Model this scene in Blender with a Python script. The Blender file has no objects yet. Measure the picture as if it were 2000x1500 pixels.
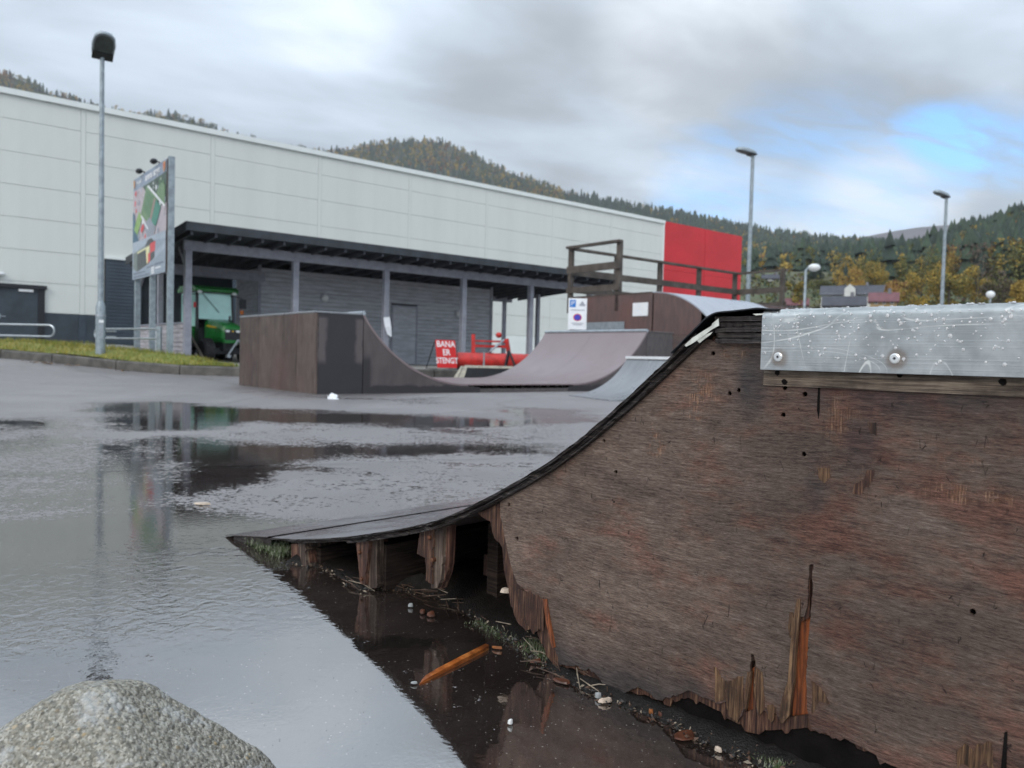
import bpy, bmesh, math, random
import numpy as np
from mathutils import Vector, Matrix
from mathutils.geometry import tessellate_polygon, delaunay_2d_cdt
R = math.radians
random.seed(7); RNG = np.random.default_rng(7)
sc = bpy.context.scene; COL = sc.collection

# ------------------------------------------------------------------ camera
FPX = 1503.0; CAMH = 0.575
PIT = math.atan(52 / FPX); ROL = 0.025
_f = Vector((0, math.cos(PIT), -math.sin(PIT))); _u0 = Vector((0, math.sin(PIT), math.cos(PIT))); _r0 = Vector((1, 0, 0))
_r = math.cos(ROL) * _r0 + math.sin(ROL) * _u0; _u = -math.sin(ROL) * _r0 + math.cos(ROL) * _u0
CAM = Vector((0, 0, CAMH))
cd = bpy.data.cameras.new('camera'); cam = bpy.data.objects.new('camera', cd); COL.objects.link(cam)
cam.matrix_world = Matrix(((_r.x, _u.x, -_f.x, 0), (_r.y, _u.y, -_f.y, 0), (_r.z, _u.z, -_f.z, CAMH), (0, 0, 0, 1)))
cd.sensor_width = 36; cd.lens = 36 * FPX / 2000; cd.clip_start = .05; cd.clip_end = 20000
cd.dof.use_dof = True; cd.dof.focus_distance = 1.35; cd.dof.aperture_fstop = 7.0
sc.camera = cam
def ray(x, y): return _f + _r * ((x - 1000) / FPX) - _u * ((y - 750) / FPX)
def G(x, y, z=0.0):
    d = ray(x, y); return CAM + d * ((z - CAMH) / d.z)
def AT(x, y, Y):
    d = ray(x, y); return CAM + d * (Y / d.y)

# ------------------------------------------------------------------ node helpers
class NT:
    def __init__(s, tree): s.t = tree; s.n = tree.nodes; s.l = tree.links
    def new(s, typ, **kw):
        n = s.n.new(typ)
        for k, v in kw.items(): setattr(n, k, v)
        return n
    def set(s, sock, v):
        if hasattr(v, 'links') or hasattr(v, 'is_output'): s.l.new(v, sock)
        elif isinstance(v, (tuple, list)) and len(v) == 3 and sock.type == 'RGBA': sock.default_value = (*v, 1)
        else: sock.default_value = v
    def math(s, op, a, b=None, c=None, clamp=False):
        n = s.new('ShaderNodeMath', operation=op, use_clamp=clamp); s.set(n.inputs[0], a)
        if b is not None: s.set(n.inputs[1], b)
        if c is not None: s.set(n.inputs[2], c)
        return n.outputs[0]
    def mix(s, f, a, b):
        n = s.new('ShaderNodeMix', data_type='RGBA'); s.set(n.inputs[0], f); s.set(n.inputs[6], a); s.set(n.inputs[7], b); return n.outputs[2]
    def mixf(s, f, a, b):
        n = s.new('ShaderNodeMix', data_type='FLOAT'); s.set(n.inputs[0], f); s.set(n.inputs[2], a); s.set(n.inputs[3], b); return n.outputs[0]
    def ss(s, v, lo, hi, a=0.0, b=1.0):
        n = s.new('ShaderNodeMapRange', interpolation_type='SMOOTHSTEP'); s.set(n.inputs[0], v); s.set(n.inputs[1], lo); s.set(n.inputs[2], hi); s.set(n.inputs[3], a); s.set(n.inputs[4], b); return n.outputs[0]
    def map(s, vec, scale=(1, 1, 1), rot=(0, 0, 0), loc=(0, 0, 0)):
        n = s.new('ShaderNodeMapping'); s.l.new(vec, n.inputs[0]); n.inputs['Scale'].default_value = scale; n.inputs['Rotation'].default_value = rot; n.inputs['Location'].default_value = loc; return n.outputs[0]
    def noise(s, vec, scale, detail=4, rough=.55, dist=0):
        n = s.new('ShaderNodeTexNoise'); s.l.new(vec, n.inputs['Vector']); n.inputs['Scale'].default_value = scale; n.inputs['Detail'].default_value = detail; n.inputs['Roughness'].default_value = rough; n.inputs['Distortion'].default_value = dist; return n.outputs[0]
    def vor(s, vec, scale, feat='F1', out=0):
        n = s.new('ShaderNodeTexVoronoi', feature=feat); s.l.new(vec, n.inputs['Vector']); n.inputs['Scale'].default_value = scale; return n.outputs[out]
    def ramp(s, f, stops):
        n = s.new('ShaderNodeValToRGB'); s.l.new(f, n.inputs[0]); e = n.color_ramp.elements
        while len(e) < len(stops): e.new(.5)
        for i, (p, c) in enumerate(stops): e[i].position = p; e[i].color = (*c, 1)
        return n.outputs[0]
    def bump(s, h, strength=.3, dist=.01, nrm=None):
        n = s.new('ShaderNodeBump'); s.set(n.inputs['Height'], h); s.set(n.inputs['Strength'], strength); s.set(n.inputs['Distance'], dist)
        if nrm is not None: s.l.new(nrm, n.inputs['Normal'])
        return n.outputs[0]
def newmat(name):
    m = bpy.data.materials.new(name); m.use_nodes = True; t = NT(m.node_tree); p = m.node_tree.nodes['Principled BSDF']
    return m, t, p
def objc(t): return t.new('ShaderNodeTexCoord').outputs['Object']
def geop(t): return t.new('ShaderNodeNewGeometry').outputs['Position']
MATS = {}
def mat(name, col, rough=.6, metal=0, var=.25, scale=6, bump=0, bscale=60, spec=.5, col2=None, stretch=(1, 1, 1), dist=.004):
    m, t, p = newmat(name); v = t.map(objc(t), stretch)
    n = t.noise(v, scale, 5, .6)
    c2 = col2 or tuple(c * (1 - var) for c in col); c1 = tuple(min(1, c * (1 + var * .5)) for c in col)
    t.l.new(t.mix(t.ss(n, .3, .7), c1, c2), p.inputs['Base Color'])
    t.l.new(t.mixf(n, max(.02, rough - .1), min(1, rough + .1)), p.inputs['Roughness'])
    p.inputs['Metallic'].default_value = metal; p.inputs['Specular IOR Level'].default_value = spec
    if bump: t.l.new(t.bump(t.noise(v, bscale, 4, .6), bump, dist), p.inputs['Normal'])
    MATS[name] = m; return m

# ------------------------------------------------------------------ sky, sun, exposure
SUN_EL, SUN_AZ = R(34), R(205)      # azimuth clockwise from +Y; behind the camera, a little to the left
w = bpy.data.worlds.new('World'); sc.world = w; w.use_nodes = True
t = NT(w.node_tree); bg = w.node_tree.nodes['Background']
sky = t.new('ShaderNodeTexSky', sky_type='NISHITA'); sky.sun_disc = False; sky.sun_elevation = SUN_EL; sky.sun_rotation = SUN_AZ
tc = t.new('ShaderNodeTexCoord').outputs['Generated']
sp = t.new('ShaderNodeSeparateXYZ'); t.l.new(tc, sp.inputs[0]); dx, dy, dz = sp.outputs
zz = t.math('ADD', t.math('MAXIMUM', dz, 0.0), .16)
cv = t.new('ShaderNodeCombineXYZ'); t.l.new(t.math('DIVIDE', dx, zz), cv.inputs[0]); t.l.new(t.math('DIVIDE', dy, zz), cv.inputs[1])
cp = t.map(cv.outputs[0], (1, 1, 1), (0, 0, R(-24)))
cps = t.map(cp, (.7, 1.15, 1))
n1 = t.noise(cps, .85, 6, .52, .25)
n2 = t.noise(t.map(cps, (1, 1, 1), (0, 0, 0), (7.3, 2.1, 0)), 1.7, 5, .5, .3)
n3 = t.noise(t.map(cps, (1, 1, 1), (0, 0, 0), (1.3, 9.1, 0)), .6, 3, .5)
shade = t.math('ADD', t.math('MULTIPLY', n1, .6), t.math('MULTIPLY', n2, .4))
cloud = t.ramp(t.ss(shade, .34, .64), [(0, (.40, .46, .525)), (.38, (.59, .68, .785)), (.72, (.77, .885, 1.02)), (1, (1.05, 1.14, 1.23))])
# brighter low cloud near the horizon to the right, grey bank overhead centre
def blob(px, py, inner, outer):
    d = ray(px, py).normalized()
    v = t.new('ShaderNodeVectorMath', operation='DOT_PRODUCT'); t.l.new(tc, v.inputs[0]); v.inputs[1].default_value = d
    return t.ss(v.outputs['Value'], math.cos(R(outer)), math.cos(R(inner)))
grey = t.math('MULTIPLY', t.math('MAXIMUM', blob(1080, 215, 3, 15), t.math('MULTIPLY', blob(1650, 130, 2, 14), .8)), t.ss(n2, .34, .60, 1.0, .30))
cloud = t.mix(t.math('MULTIPLY', grey, .8), cloud, (.375, .41, .445))
wisp = t.math('MULTIPLY', t.math('MAXIMUM', blob(1730, 425, 1, 6.5), t.math('MULTIPLY', blob(1350, 60, 1, 8), .6)), t.ss(n2, .35, .6, .3, 1.0))
cloud = t.mix(wisp, cloud, (1.0, 1.05, 1.1))
over = t.new('ShaderNodeVectorMath', operation='SCALE'); t.l.new(cloud, over.inputs[0])
t.l.new(t.math('MULTIPLY', t.ss(dz, .30, .85, 1.0, 1.75), 10.0), over.inputs['Scale'])
skc = t.new('ShaderNodeVectorMath', operation='MULTIPLY'); t.l.new(sky.outputs[0], skc.inputs[0]); skc.inputs[1].default_value = (1.25, 2.0, 2.55)
wp = t.new('ShaderNodeVectorMath', operation='ADD'); t.l.new(tc, wp.inputs[0])
wn = t.new('ShaderNodeTexNoise'); t.l.new(cps, wn.inputs['Vector']); wn.inputs['Scale'].default_value = 1.7; wn.inputs['Detail'].default_value = 5
wv = t.new('ShaderNodeVectorMath', operation='MULTIPLY_ADD'); t.l.new(wn.outputs['Color'], wv.inputs[0]); wv.inputs[1].default_value = (.16, .16, .16); wv.inputs[2].default_value = (-.08, -.08, -.08); t.l.new(wv.outputs[0], wp.inputs[1]); wz = t.new('ShaderNodeVectorMath', operation='NORMALIZE'); t.l.new(wp.outputs[0], wz.inputs[0]); tc = wz.outputs[0]
gap = t.math('MAXIMUM', t.math('MULTIPLY', blob(1855, 272, .3, 5.0), 1.0), t.math('MULTIPLY', blob(1610, 350, .5, 8), .5))
gap = t.math('MAXIMUM', gap, t.math('MULTIPLY', blob(1400, 380, .5, 5), .6))
gap = t.math('MAXIMUM', gap, t.math('MULTIPLY', blob(1995, 285, .5, 5), .7))
n4 = t.noise(t.map(cps, (.8, 1.6, 1), (0, 0, 0), (2.2, 5.1, 0)), 5.5, 6, .6, .4)
gap = t.math('MULTIPLY', gap, t.math('MULTIPLY', t.ss(n2, .32, .66, 1.15, .5), t.ss(n4, .40, .68, 1.1, .45)), clamp=True)
allv = gap
t.l.new(t.mix(allv, over.outputs[0], skc.outputs[0]), bg.inputs['Color'])
bg.inputs['Strength'].default_value = .1
sd = bpy.data.lights.new('sun', 'SUN'); sd.energy = 1.4; sd.angle = R(22); sd.color = (1, .93, .85)
so = bpy.data.objects.new('sun', sd); COL.objects.link(so)
so.rotation_euler = Vector((-math.sin(SUN_AZ) * math.cos(SUN_EL), -math.cos(SUN_AZ) * math.cos(SUN_EL), -math.sin(SUN_EL))).to_track_quat('-Z', 'Y').to_euler()
sc.view_settings.view_transform = 'Standard'; sc.view_settings.look = 'None'; sc.view_settings.exposure = 0.12; sc.view_settings.gamma = 1; sc.view_settings.use_curve_mapping = False
sc.cycles.max_bounces = 8; sc.cycles.transparent_max_bounces = 8; sc.cycles.volume_bounces = 0

# ------------------------------------------------------------------ mesh helpers
class MB:
    def __init__(s): s.v = []; s.f = []; s.m = []
    def add(s, vs, fs, mi=0):
        o = len(s.v); s.v += [tuple(a) for a in vs]; s.f += [tuple(i + o for i in f) for f in fs]; s.m += [mi] * len(fs); return s
    def box(s, x0, x1, y0, y1, z0, z1, mi=0, M=None):
        vs = [Vector((x, y, z)) for z in (z0, z1) for y in (y0, y1) for x in (x0, x1)]
        if M: vs = [M @ v for v in vs]
        return s.add(vs, [(0, 2, 3, 1), (4, 5, 7, 6), (0, 1, 5, 4), (2, 6, 7, 3), (0, 4, 6, 2), (1, 3, 7, 5)], mi)
    def bar(s, a, b, wx, wy, up=(0, 0, 1), mi=0):
        a, b = Vector(a), Vector(b); d = (b - a).normalized(); up = Vector(up)
        if abs(d.dot(up)) > .98: up = Vector((1, 0, 0))
        x = d.cross(up).normalized() * wx / 2; y = x.cross(d).normalized() * wy / 2
        vs = [p + i * x + j * y for p in (a, b) for i, j in ((-1, -1), (1, -1), (1, 1), (-1, 1))]
        return s.add(vs, [(3, 2, 1, 0), (4, 5, 6, 7), (0, 1, 5, 4), (1, 2, 6, 5), (2, 3, 7, 6), (3, 0, 4, 7)], mi)
    def tube(s, pts, r, n=10, mi=0, caps=True):
        pts = [Vector(p) for p in pts]; rs = r if isinstance(r, (list, tuple)) else [r] * len(pts); vs = []; fs = []
        ref = Vector((0, 0, 1)) if abs((pts[1] - pts[0]).normalized().z) < .9 else Vector((1, 0, 0))
        for i, p in enumerate(pts):
            d = (pts[min(i + 1, len(pts) - 1)] - pts[max(i - 1, 0)]).normalized(); x = d.cross(ref).normalized(); y = x.cross(d); ref = y if abs(d.dot(y)) < .5 else ref
            vs += [p + rs[i] * (math.cos(6.28319 * k / n) * x + math.sin(6.28319 * k / n) * y) for k in range(n)]
        for i in range(len(pts) - 1):
            fs += [(i * n + k, i * n + (k + 1) % n, (i + 1) * n + (k + 1) % n, (i + 1) * n + k) for k in range(n)]
        if caps: fs += [tuple(range(n))[::-1], tuple((len(pts) - 1) * n + k for k in range(n))]
        return s.add(vs, fs, mi)
    def prism(s, poly, ax, a, b, mi=0):
        # poly: 2D outline, extruded along axis ax (0/1/2) from a to b
        def P(p, c): return {0: (c, p[0], p[1]), 1: (p[0], c, p[1]), 2: (p[0], p[1], c)}[ax]
        n = len(poly); vs = [P(p, a) for p in poly] + [P(p, b) for p in poly]
        tri = tessellate_polygon([[Vector((p[0], p[1], 0)) for p in poly]])
        fs = [tuple(q) for q in tri] + [tuple(n + i for i in q[::-1]) for q in tri] + [(i, (i + 1) % n, n + (i + 1) % n, n + i) for i in range(n)]
        return s.add(vs, fs, mi)
    def holed(s, polys, ax, a, b, mi=0):
        def P(p, c): return {0: (c, p[0], p[1]), 1: (p[0], c, p[1]), 2: (p[0], p[1], c)}[ax]
        flat = [p for q in polys for p in q]; es = []; o = 0
        for q in polys: es += [(o + i, o + (i + 1) % len(q)) for i in range(len(q))]; o += len(q)
        vo, eo, fo_, *_ = delaunay_2d_cdt([Vector(p) for p in flat], es, [], 0, 1e-7); ar = [np.array(q) for q in polys]
        cen = np.array([[(vo[f[0]][k] + vo[f[1]][k] + vo[f[2]][k]) / 3 for k in (0, 1)] for f in fo_]); ins = np.zeros(len(fo_), bool)
        for q in ar:
            for i in range(len(q)):
                (x0, y0), (x1, y1) = q[i], q[(i + 1) % len(q)]; ins ^= ((y0 > cen[:, 1]) != (y1 > cen[:, 1])) & (cen[:, 0] < (x1 - x0) * (cen[:, 1] - y0) / (y1 - y0 + 1e-15) + x0)
        tri = [f for f, k in zip(fo_, ins) if k]; flat = [tuple(v) for v in vo]; n = len(flat)
        cnt = {}
        for f in tri:
            for i in range(3): e = (f[i], f[(i + 1) % 3]); cnt[e] = cnt.get(e, 0) + 1
        rim = [e for e in cnt if (e[1], e[0]) not in cnt]
        vs = [P(p, a) for p in flat] + [P(p, b) for p in flat]
        fs = [tuple(q) for q in tri] + [tuple(n + i for i in q[::-1]) for q in tri] + [(b, a_, n + a_, n + b) for a_, b in rim]
        return s.add(vs, fs, mi)
    def ball(s, c, rx, ry, rz, nu=12, nv=8, mi=0, zmin=-1.0):
        vs = []; fs = []
        for j in range(nv + 1):
            th = -math.pi / 2 + math.pi * j / nv; zc = max(zmin, math.sin(th))
            vs += [(c[0] + rx * math.cos(th) * math.cos(6.28319 * i / nu), c[1] + ry * math.cos(th) * math.sin(6.28319 * i / nu), c[2] + rz * zc) for i in range(nu)]
        for j in range(nv): fs += [(j * nu + i, j * nu + (i + 1) % nu, (j + 1) * nu + (i + 1) % nu, (j + 1) * nu + i) for i in range(nu)]
        return s.add(vs, fs, mi)
    def mesh(s, name):
        me = bpy.data.meshes.new(name); me.from_pydata(s.v, [], s.f); me.validate(); me.update(); return me
def link(name, me, mats, parent=None, smooth=False):
    o = bpy.data.objects.new(name, me); COL.objects.link(o)
    if parent is not None: o.parent = parent
    if mats is not None:
        for m in (mats if isinstance(mats, (list, tuple)) else [mats]): me.materials.append(m)
    if smooth: me.polygons.foreach_set('use_smooth', [True] * len(me.polygons)); me.set_sharp_from_angle(angle=R(38))
    return o
def part(name, mb, mats, parent=None, smooth=False, bevel=0, seg=2):
    me = mb.mesh(name); o = link(name, me, mats, parent, smooth)
    if isinstance(mats, (list, tuple)): me.polygons.foreach_set('material_index', mb.m)
    if bevel:
        bm = bmesh.new(); bm.from_mesh(me); bmesh.ops.remove_doubles(bm, verts=bm.verts, dist=1e-5)
        bmesh.ops.bevel(bm, geom=[e for e in bm.edges if len(e.link_faces) == 2 and e.calc_face_angle(0) > .5], offset=bevel, segments=seg, affect='EDGES', clamp_overlap=True)
        bm.to_mesh(me); bm.free()
    return o
def thing(name, label, cat, loc=(0, 0, 0), rotz=0, group=None):
    o = bpy.data.objects.new(name, None); COL.objects.link(o); o.location = loc; o.rotation_euler = (0, 0, rotz); o.empty_display_size = .2
    o['label'] = label; o['category'] = cat
    if group: o['group'] = group
    return o
def tag(o, label, cat, group=None):
    o['label'] = label; o['category'] = cat
    if group: o['group'] = group
    return o
def struct(o): o['kind'] = 'structure'; return o
def stuff(o): o['kind'] = 'stuff'; return o
def npmesh(name, V, F, mats, parent=None, midx=None, smooth=False):
    me = bpy.data.meshes.new(name); k = F.shape[1]
    me.vertices.add(len(V)); me.vertices.foreach_set('co', np.asarray(V, np.float32).ravel())
    me.loops.add(F.size); me.loops.foreach_set('vertex_index', F.ravel().astype(np.int32))
    me.polygons.add(len(F)); me.polygons.foreach_set('loop_start', np.arange(0, F.size, k, dtype=np.int32)); me.polygons.foreach_set('loop_total', np.full(len(F), k, np.int32))
    o = link(name, me, mats, parent)
    if midx is not None: me.polygons.foreach_set('material_index', midx.astype(np.int32))
    me.update(calc_edges=True); me.validate()
    if smooth: me.polygons.foreach_set('use_smooth', [True] * len(me.polygons))
    return o
def text(body, size, parent, mat_, M, name='lettering', depth=.003, sx=1.0, bold=0.0):
    cu = bpy.data.curves.new('lettering', 'FONT'); cu.body = body; cu.size = size; cu.align_x = 'CENTER'; cu.align_y = 'CENTER'; cu.extrude = depth; cu.offset = bold
    tmp = bpy.data.objects.new('tmp', cu); COL.objects.link(tmp); dg = bpy.context.evaluated_depsgraph_get()
    me = bpy.data.meshes.new_from_object(tmp.evaluated_get(dg)); bpy.data.objects.remove(tmp)
    me.transform(M @ Matrix.Diagonal((sx, 1, 1, 1))); me.materials.clear()
    return link(name, me, mat_, parent)
def fbm(x, y, seed, octs=4):
    r = np.random.default_rng(seed); out = 0
    for o in range(octs):
        for k in range(3):
            a = r.uniform(0, 6.28); fr = 2.0 ** o * r.uniform(.7, 1.3); ph = r.uniform(0, 6.28)
            out = out + np.sin((x * math.cos(a) + y * math.sin(a)) * fr + ph) / (3 * 1.7 ** o)
    return out
def sst(x, a, b):
    q = np.clip((x - a) / (b - a), 0, 1); return q * q * (3 - 2 * q)

# ------------------------------------------------------------------ frames
TH = R(39.1); W = Vector((math.cos(TH), math.sin(TH), 0)); MM = Vector((-math.sin(TH), math.cos(TH), 0))
P1 = AT(365, 706, 20.5); P1.z = 0
def HF(tt, s, z=0.0): return P1 + W * float(tt) + MM * float(s) + Vector((0, 0, float(z)))

# ------------------------------------------------------------------ common materials
galv = mat('galvanised_steel', (.42, .46, .49), .42, .75, .2, 14)
galv_pole = mat('weathered_galvanised_pole', (.30, .35, .38), .5, .35, .25, 9)
greypaint = mat('lilac_grey_paint', (.30, .31, .36), .55, 0, .18, 5, .15, 90)
siding_m = mat('grey_painted_boards', (.48, .50, .54), .6, 0, .22, 2.5, .2, 60, stretch=(1, 1, 6))
roofdark = mat('dark_bitumen_roof', (.035, .042, .05), .6, 0, .3, 3)
rafter_m = mat('dark_stained_rafters', (.055, .06, .075), .65, 0, .3, 4)
cream = mat('cream_sandwich_panel', (.63, .65, .615), .5, 0, .045, 1.0, stretch=(1, 1, .2))
creamtrim = mat('pale_metal_trim', (.72, .76, .74), .4, 0, .05, 1)
navy = mat('dark_blue_grey_cladding', (.045, .062, .082), .45, 0, .25, 1.2)
navy2 = mat('charcoal_plinth', (.04, .052, .066), .5, 0, .25, 1.5)
redpanel = mat('red_facade_panel', (.56, .012, .02), .4, 0, .12, .4)
white = mat('white_paint', (.82, .83, .84), .45, 0, .08, 4)
paper = mat('white_paper', (.85, .87, .9), .7, 0, .06, 9)
concrete = mat('wet_concrete', (.17, .165, .15), .5, 0, .45, 5, .4, 60)
kerb_m = mat('weathered_kerb_concrete', (.088, .082, .072), .6, 0, .5, 4, .5, 40)
rubber = mat('black_rubber', (.018, .018, .02), .75, 0, .3, 9, .3, 80)
blackp = mat('black_paint', (.016, .018, .022), .4, 0, .3, 5)
tgreen = mat('tractor_green_paint', (.018, .17, .035), .28, 0, .2, 3)
tyellow = mat('yellow_paint', (.75, .48, .02), .4, 0, .1, 5)
redpaint = mat('red_machine_paint', (.50, .024, .018), .4, 0, .35, 5, .2, 40)
signred = mat('red_sign_paint', (.62, .02, .02), .4, 0, .12, 3)
lamp_white = mat('frosted_white_lens', (.72, .74, .74), .25, 0, .05, 5)
glass_t = mat('pale_teal_cab_glass', (.50, .86, .78), .06, 0, .15, 1.2, spec=1.0)  # teal tint made pale; bright view-through and reflection put into the base colour
glass_d = mat('dark_window_glass', (.02, .035, .045), .08, 0, .3, 1, spec=.8)
rawwood = mat('orange_raw_wood', (.24, .066, .017), .55, 0, .55, 7, .5, 50, stretch=(30, 30, 2.5), col2=(.07, .018, .006))
darkhole = mat('shade_black_wood', (.0075, .006, .0055), .9, 0, .5, 20, .4, 60, spec=.12)  # near-black colour carries the shade of holes, cracks and gaps
fencewood = mat('weathered_brown_timber', (.085, .07, .058), .65, 0, .4, 4, .4, 60, stretch=(1, 1, 1))
creamwood = mat('worn_cream_paint', (.50, .48, .40), .6, 0, .35, 12, .3, 90)

def ply_mat(name, base, dark, red, streak=(3, 3, .5), rough=.45, scale=2.0, wet=.5):
    """brown film-faced plywood that has stood outdoors: broad tone drift, vertical run-off streaks, pale scuffs"""
    m, t, p = newmat(name); o = objc(t)
    a = t.noise(o, scale, 5, .6); b = t.noise(t.map(o, streak, (0, 0, 0), (3, 1, 7)), 6, 5, .65); c = t.noise(t.map(o, (1, 1, 1), (0, 0, 0), (9, 4, 2)), 1.1, 4, .5)
    col = t.mix(t.ss(b, .32, .7), dark, base); col = t.mix(t.math('MULTIPLY', t.ss(c, .5, .75), .7), col, red)
    sc_ = t.ss(t.noise(t.map(o, (14, 14, 2.2)), 3, 3, .7), .70, .78, 0, .55); col = t.mix(sc_, col, tuple(min(1, q * 2.4 + .05) for q in base))
    t.l.new(col, p.inputs['Base Color']); t.l.new(t.ss(a, .3, .7, rough - .14, rough + .14), p.inputs['Roughness'])
    p.inputs['Specular IOR Level'].default_value = .5; p.inputs['IOR'].default_value = 1.35 + wet * .8
    t.l.new(t.bump(t.noise(t.map(o, streak), 40, 4, .6), .15, .003), p.inputs['Normal'])
    MATS[name] = m; return m
ply = ply_mat('brown_ramp_plywood', (.110, .078, .066), (.050, .036, .032), (.095, .050, .042), (3, 3, .5), .5, 2.0, .1)
ply_side = ply_mat('dull_brown_ramp_side', (.088, .072, .07), (.05, .042, .042), (.07, .05, .048), (3, 3, .7), .6, 1.4, .35)
surf_wet = ply_mat('wet_red_brown_ramp_surface', (.170, .116, .118), (.158, .106, .109), (.165, .106, .107), (.5, 2, .5), .44, .8, .9)
surf_grey = ply_mat('wet_grey_ramp_surface', (.19, .20, .215), (.14, .15, .16), (.17, .17, .19), (.6, 3, .6), .32, 1.2, .8)
surf_silver = ply_mat('pale_silver_ramp_surface', (.36, .38, .42), (.29, .31, .35), (.34, .35, .38), (2, .4, .4), .34, .9, .8)

# ------------------------------------------------------------------ ground: one asphalt sheet with puddles
def ground_z(x, y): return .25 * sst(-x, 6.8, 12.6) * sst(y, 11.0, 17.0)
def axis(segs):
    out = []
    for a, b, n in segs: out += list(np.linspace(a, b, n, endpoint=False))
    return np.array(out + [segs[-1][1]])
gx = axis([(-3400, -60, 10), (-60, -14, 14), (-14, -5, 150), (-5, 2.2, 220), (2.2, 8, 70), (8, 60, 20), (60, 3400, 10)])
gy = axis([(-300, -3, 8), (-3, .5, 30), (.5, 3.5, 130), (3.5, 9, 150), (9, 18.5, 110), (18.5, 70, 24), (70, 4200, 14)])
GX, GY = np.meshgrid(gx, gy); GZ = ground_z(GX, GY)
def poly_sd(poly, X, Y):
    d = np.full(X.shape, 1e9); ins = np.zeros(X.shape, bool); n = len(poly)
    for i in range(n):
        ax_, ay = poly[i]; bx, by = poly[(i + 1) % n]; ex, ey = bx - ax_, by - ay
        q = np.clip(((X - ax_) * ex + (Y - ay) * ey) / (ex * ex + ey * ey + 1e-12), 0, 1)
        d = np.minimum(d, np.hypot(X - ax_ - q * ex, Y - ay - q * ey))
        c = ((ay > Y) != (by > Y)) & (X < (bx - ax_) * (Y - ay) / (by - ay + 1e-12) + ax_); ins ^= c
    return np.where(ins, -d, d)
def gpoly(px): return [(G(*q).x, G(*q).y) for q in px]
puddles = [
 (1.0, [(-900, 1000), (0, 1012), (180, 1000), (330, 985), (520, 1010), (700, 1016), (900, 1004), (1150, 1000), (1250, 1300), (2400, 1700), (2400, 2600), (-2600, 2600)]),
 (1.0, [(185, 786), (330, 783), (480, 796), (700, 806), (985, 816), (1010, 834), (760, 836), (640, 831), (470, 824), (390, 838), (250, 842), (190, 824)]),
 (1.0, [(240, 862), (330, 853), (500, 864), (700, 872), (900, 861), (1080, 868), (1120, 890), (900, 889), (690, 893), (600, 906), (540, 938), (420, 956), (345, 972), (345, 925), (300, 885)]),
 (.55, [(-600, 800), (0, 812), (150, 806), (230, 850), (330, 930), (340, 990), (0, 1020), (-900, 1010)]),
 (.85, [(170, 860), (345, 880), (350, 1000), (150, 1010), (140, 930)]),
 (.95, [(1000, 795), (1140, 800), (1180, 825), (1010, 826)]),
 (.75, [(470, 905), (620, 902), (760, 925), (640, 935), (500, 925)]),
 (.33, [(450, 838), (1150, 800), (1260, 1000), (520, 1014), (350, 990)]),
 (.5, [(400, 740), (640, 776), (900, 778), (860, 792), (500, 770)]),
]
WET = np.zeros(GX.shape)
for val, pp in puddles:
    sdv = poly_sd(gpoly(pp), GX, GY); wd = np.clip(GY * .085, .04, .8)
    WET = np.maximum(WET, val * sst(-sdv, -wd, wd))
WET = np.clip(WET, 0, 1)
RIP = sst(-poly_sd(gpoly([(-600, 1130), (0, 1110), (300, 1075), (470, 1055), (560, 1120), (560, 1185), (330, 1240), (0, 1280), (-700, 1330)]), GX, GY), -.22, .12)
V = np.stack([GX.ravel(), GY.ravel(), GZ.ravel()], 1)
ny, nx = GX.shape; idx = np.arange(nx * ny).reshape(ny, nx)
F = np.stack([idx[:-1, :-1].ravel(), idx[:-1, 1:].ravel(), idx[1:, 1:].ravel(), idx[1:, :-1].ravel()], 1)
m, t, p = newmat('wet_asphalt'); pos = geop(t)
wet = t.new('ShaderNodeAttribute', attribute_name='wet').outputs['Fac']; rip = t.new('ShaderNodeAttribute', attribute_name='ripple').outputs['Fac']
lay = t.noise(t.map(pos, (1.0, 1.0, 1.0)), 1.15, 6, .62); fine = t.noise(pos, 14, 5, .65)
pud = t.ss(t.math('ADD', wet, t.math('ADD', t.math('MULTIPLY', t.math('SUBTRACT', lay, .5), 1.7), t.math('ADD', t.math('MULTIPLY', t.math('SUBTRACT', fine, .5), .9), t.math('MULTIPLY', t.math('SUBTRACT', t.noise(pos, 42, 3, .75), .5), t.ss(t.noise(pos, 1.3, 4), .36, .60, .5, 2.6))))), .40, .62)
grain = t.noise(pos, 210, 3, .7); stone = t.vor(pos, 120)
base = t.mix(t.ss(t.noise(pos, 3.1, 6, .6), .35, .68), (.019, .0135, .0115), (.034, .026, .0225))
base = t.mix(pud, t.mix(t.ss(lay, .3, .7), (.066, .057, .057), (.112, .099, .099)), base)
base = t.mix(t.math('MULTIPLY', t.ss(grain, .55, .75), t.mixf(pud, .8, .4)), base, (.15, .14, .135))
speck = t.ss(stone, .16, .06); rare = t.ss(t.new('ShaderNodeTexWhiteNoise').outputs[0], .0, 1.0)
vn = t.new('ShaderNodeTexVoronoi', feature='F1'); t.l.new(pos, vn.inputs['Vector']); vn.inputs['Scale'].default_value = 170
sx_ = t.new('ShaderNodeSeparateXYZ'); t.l.new(vn.outputs['Color'], sx_.inputs[0])
chip = t.math('MULTIPLY', t.ss(vn.outputs['Distance'], .30, .18), t.ss(sx_.outputs[0], .92, .94))
base = t.mix(chip, base, (.26, .235, .21))
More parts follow.
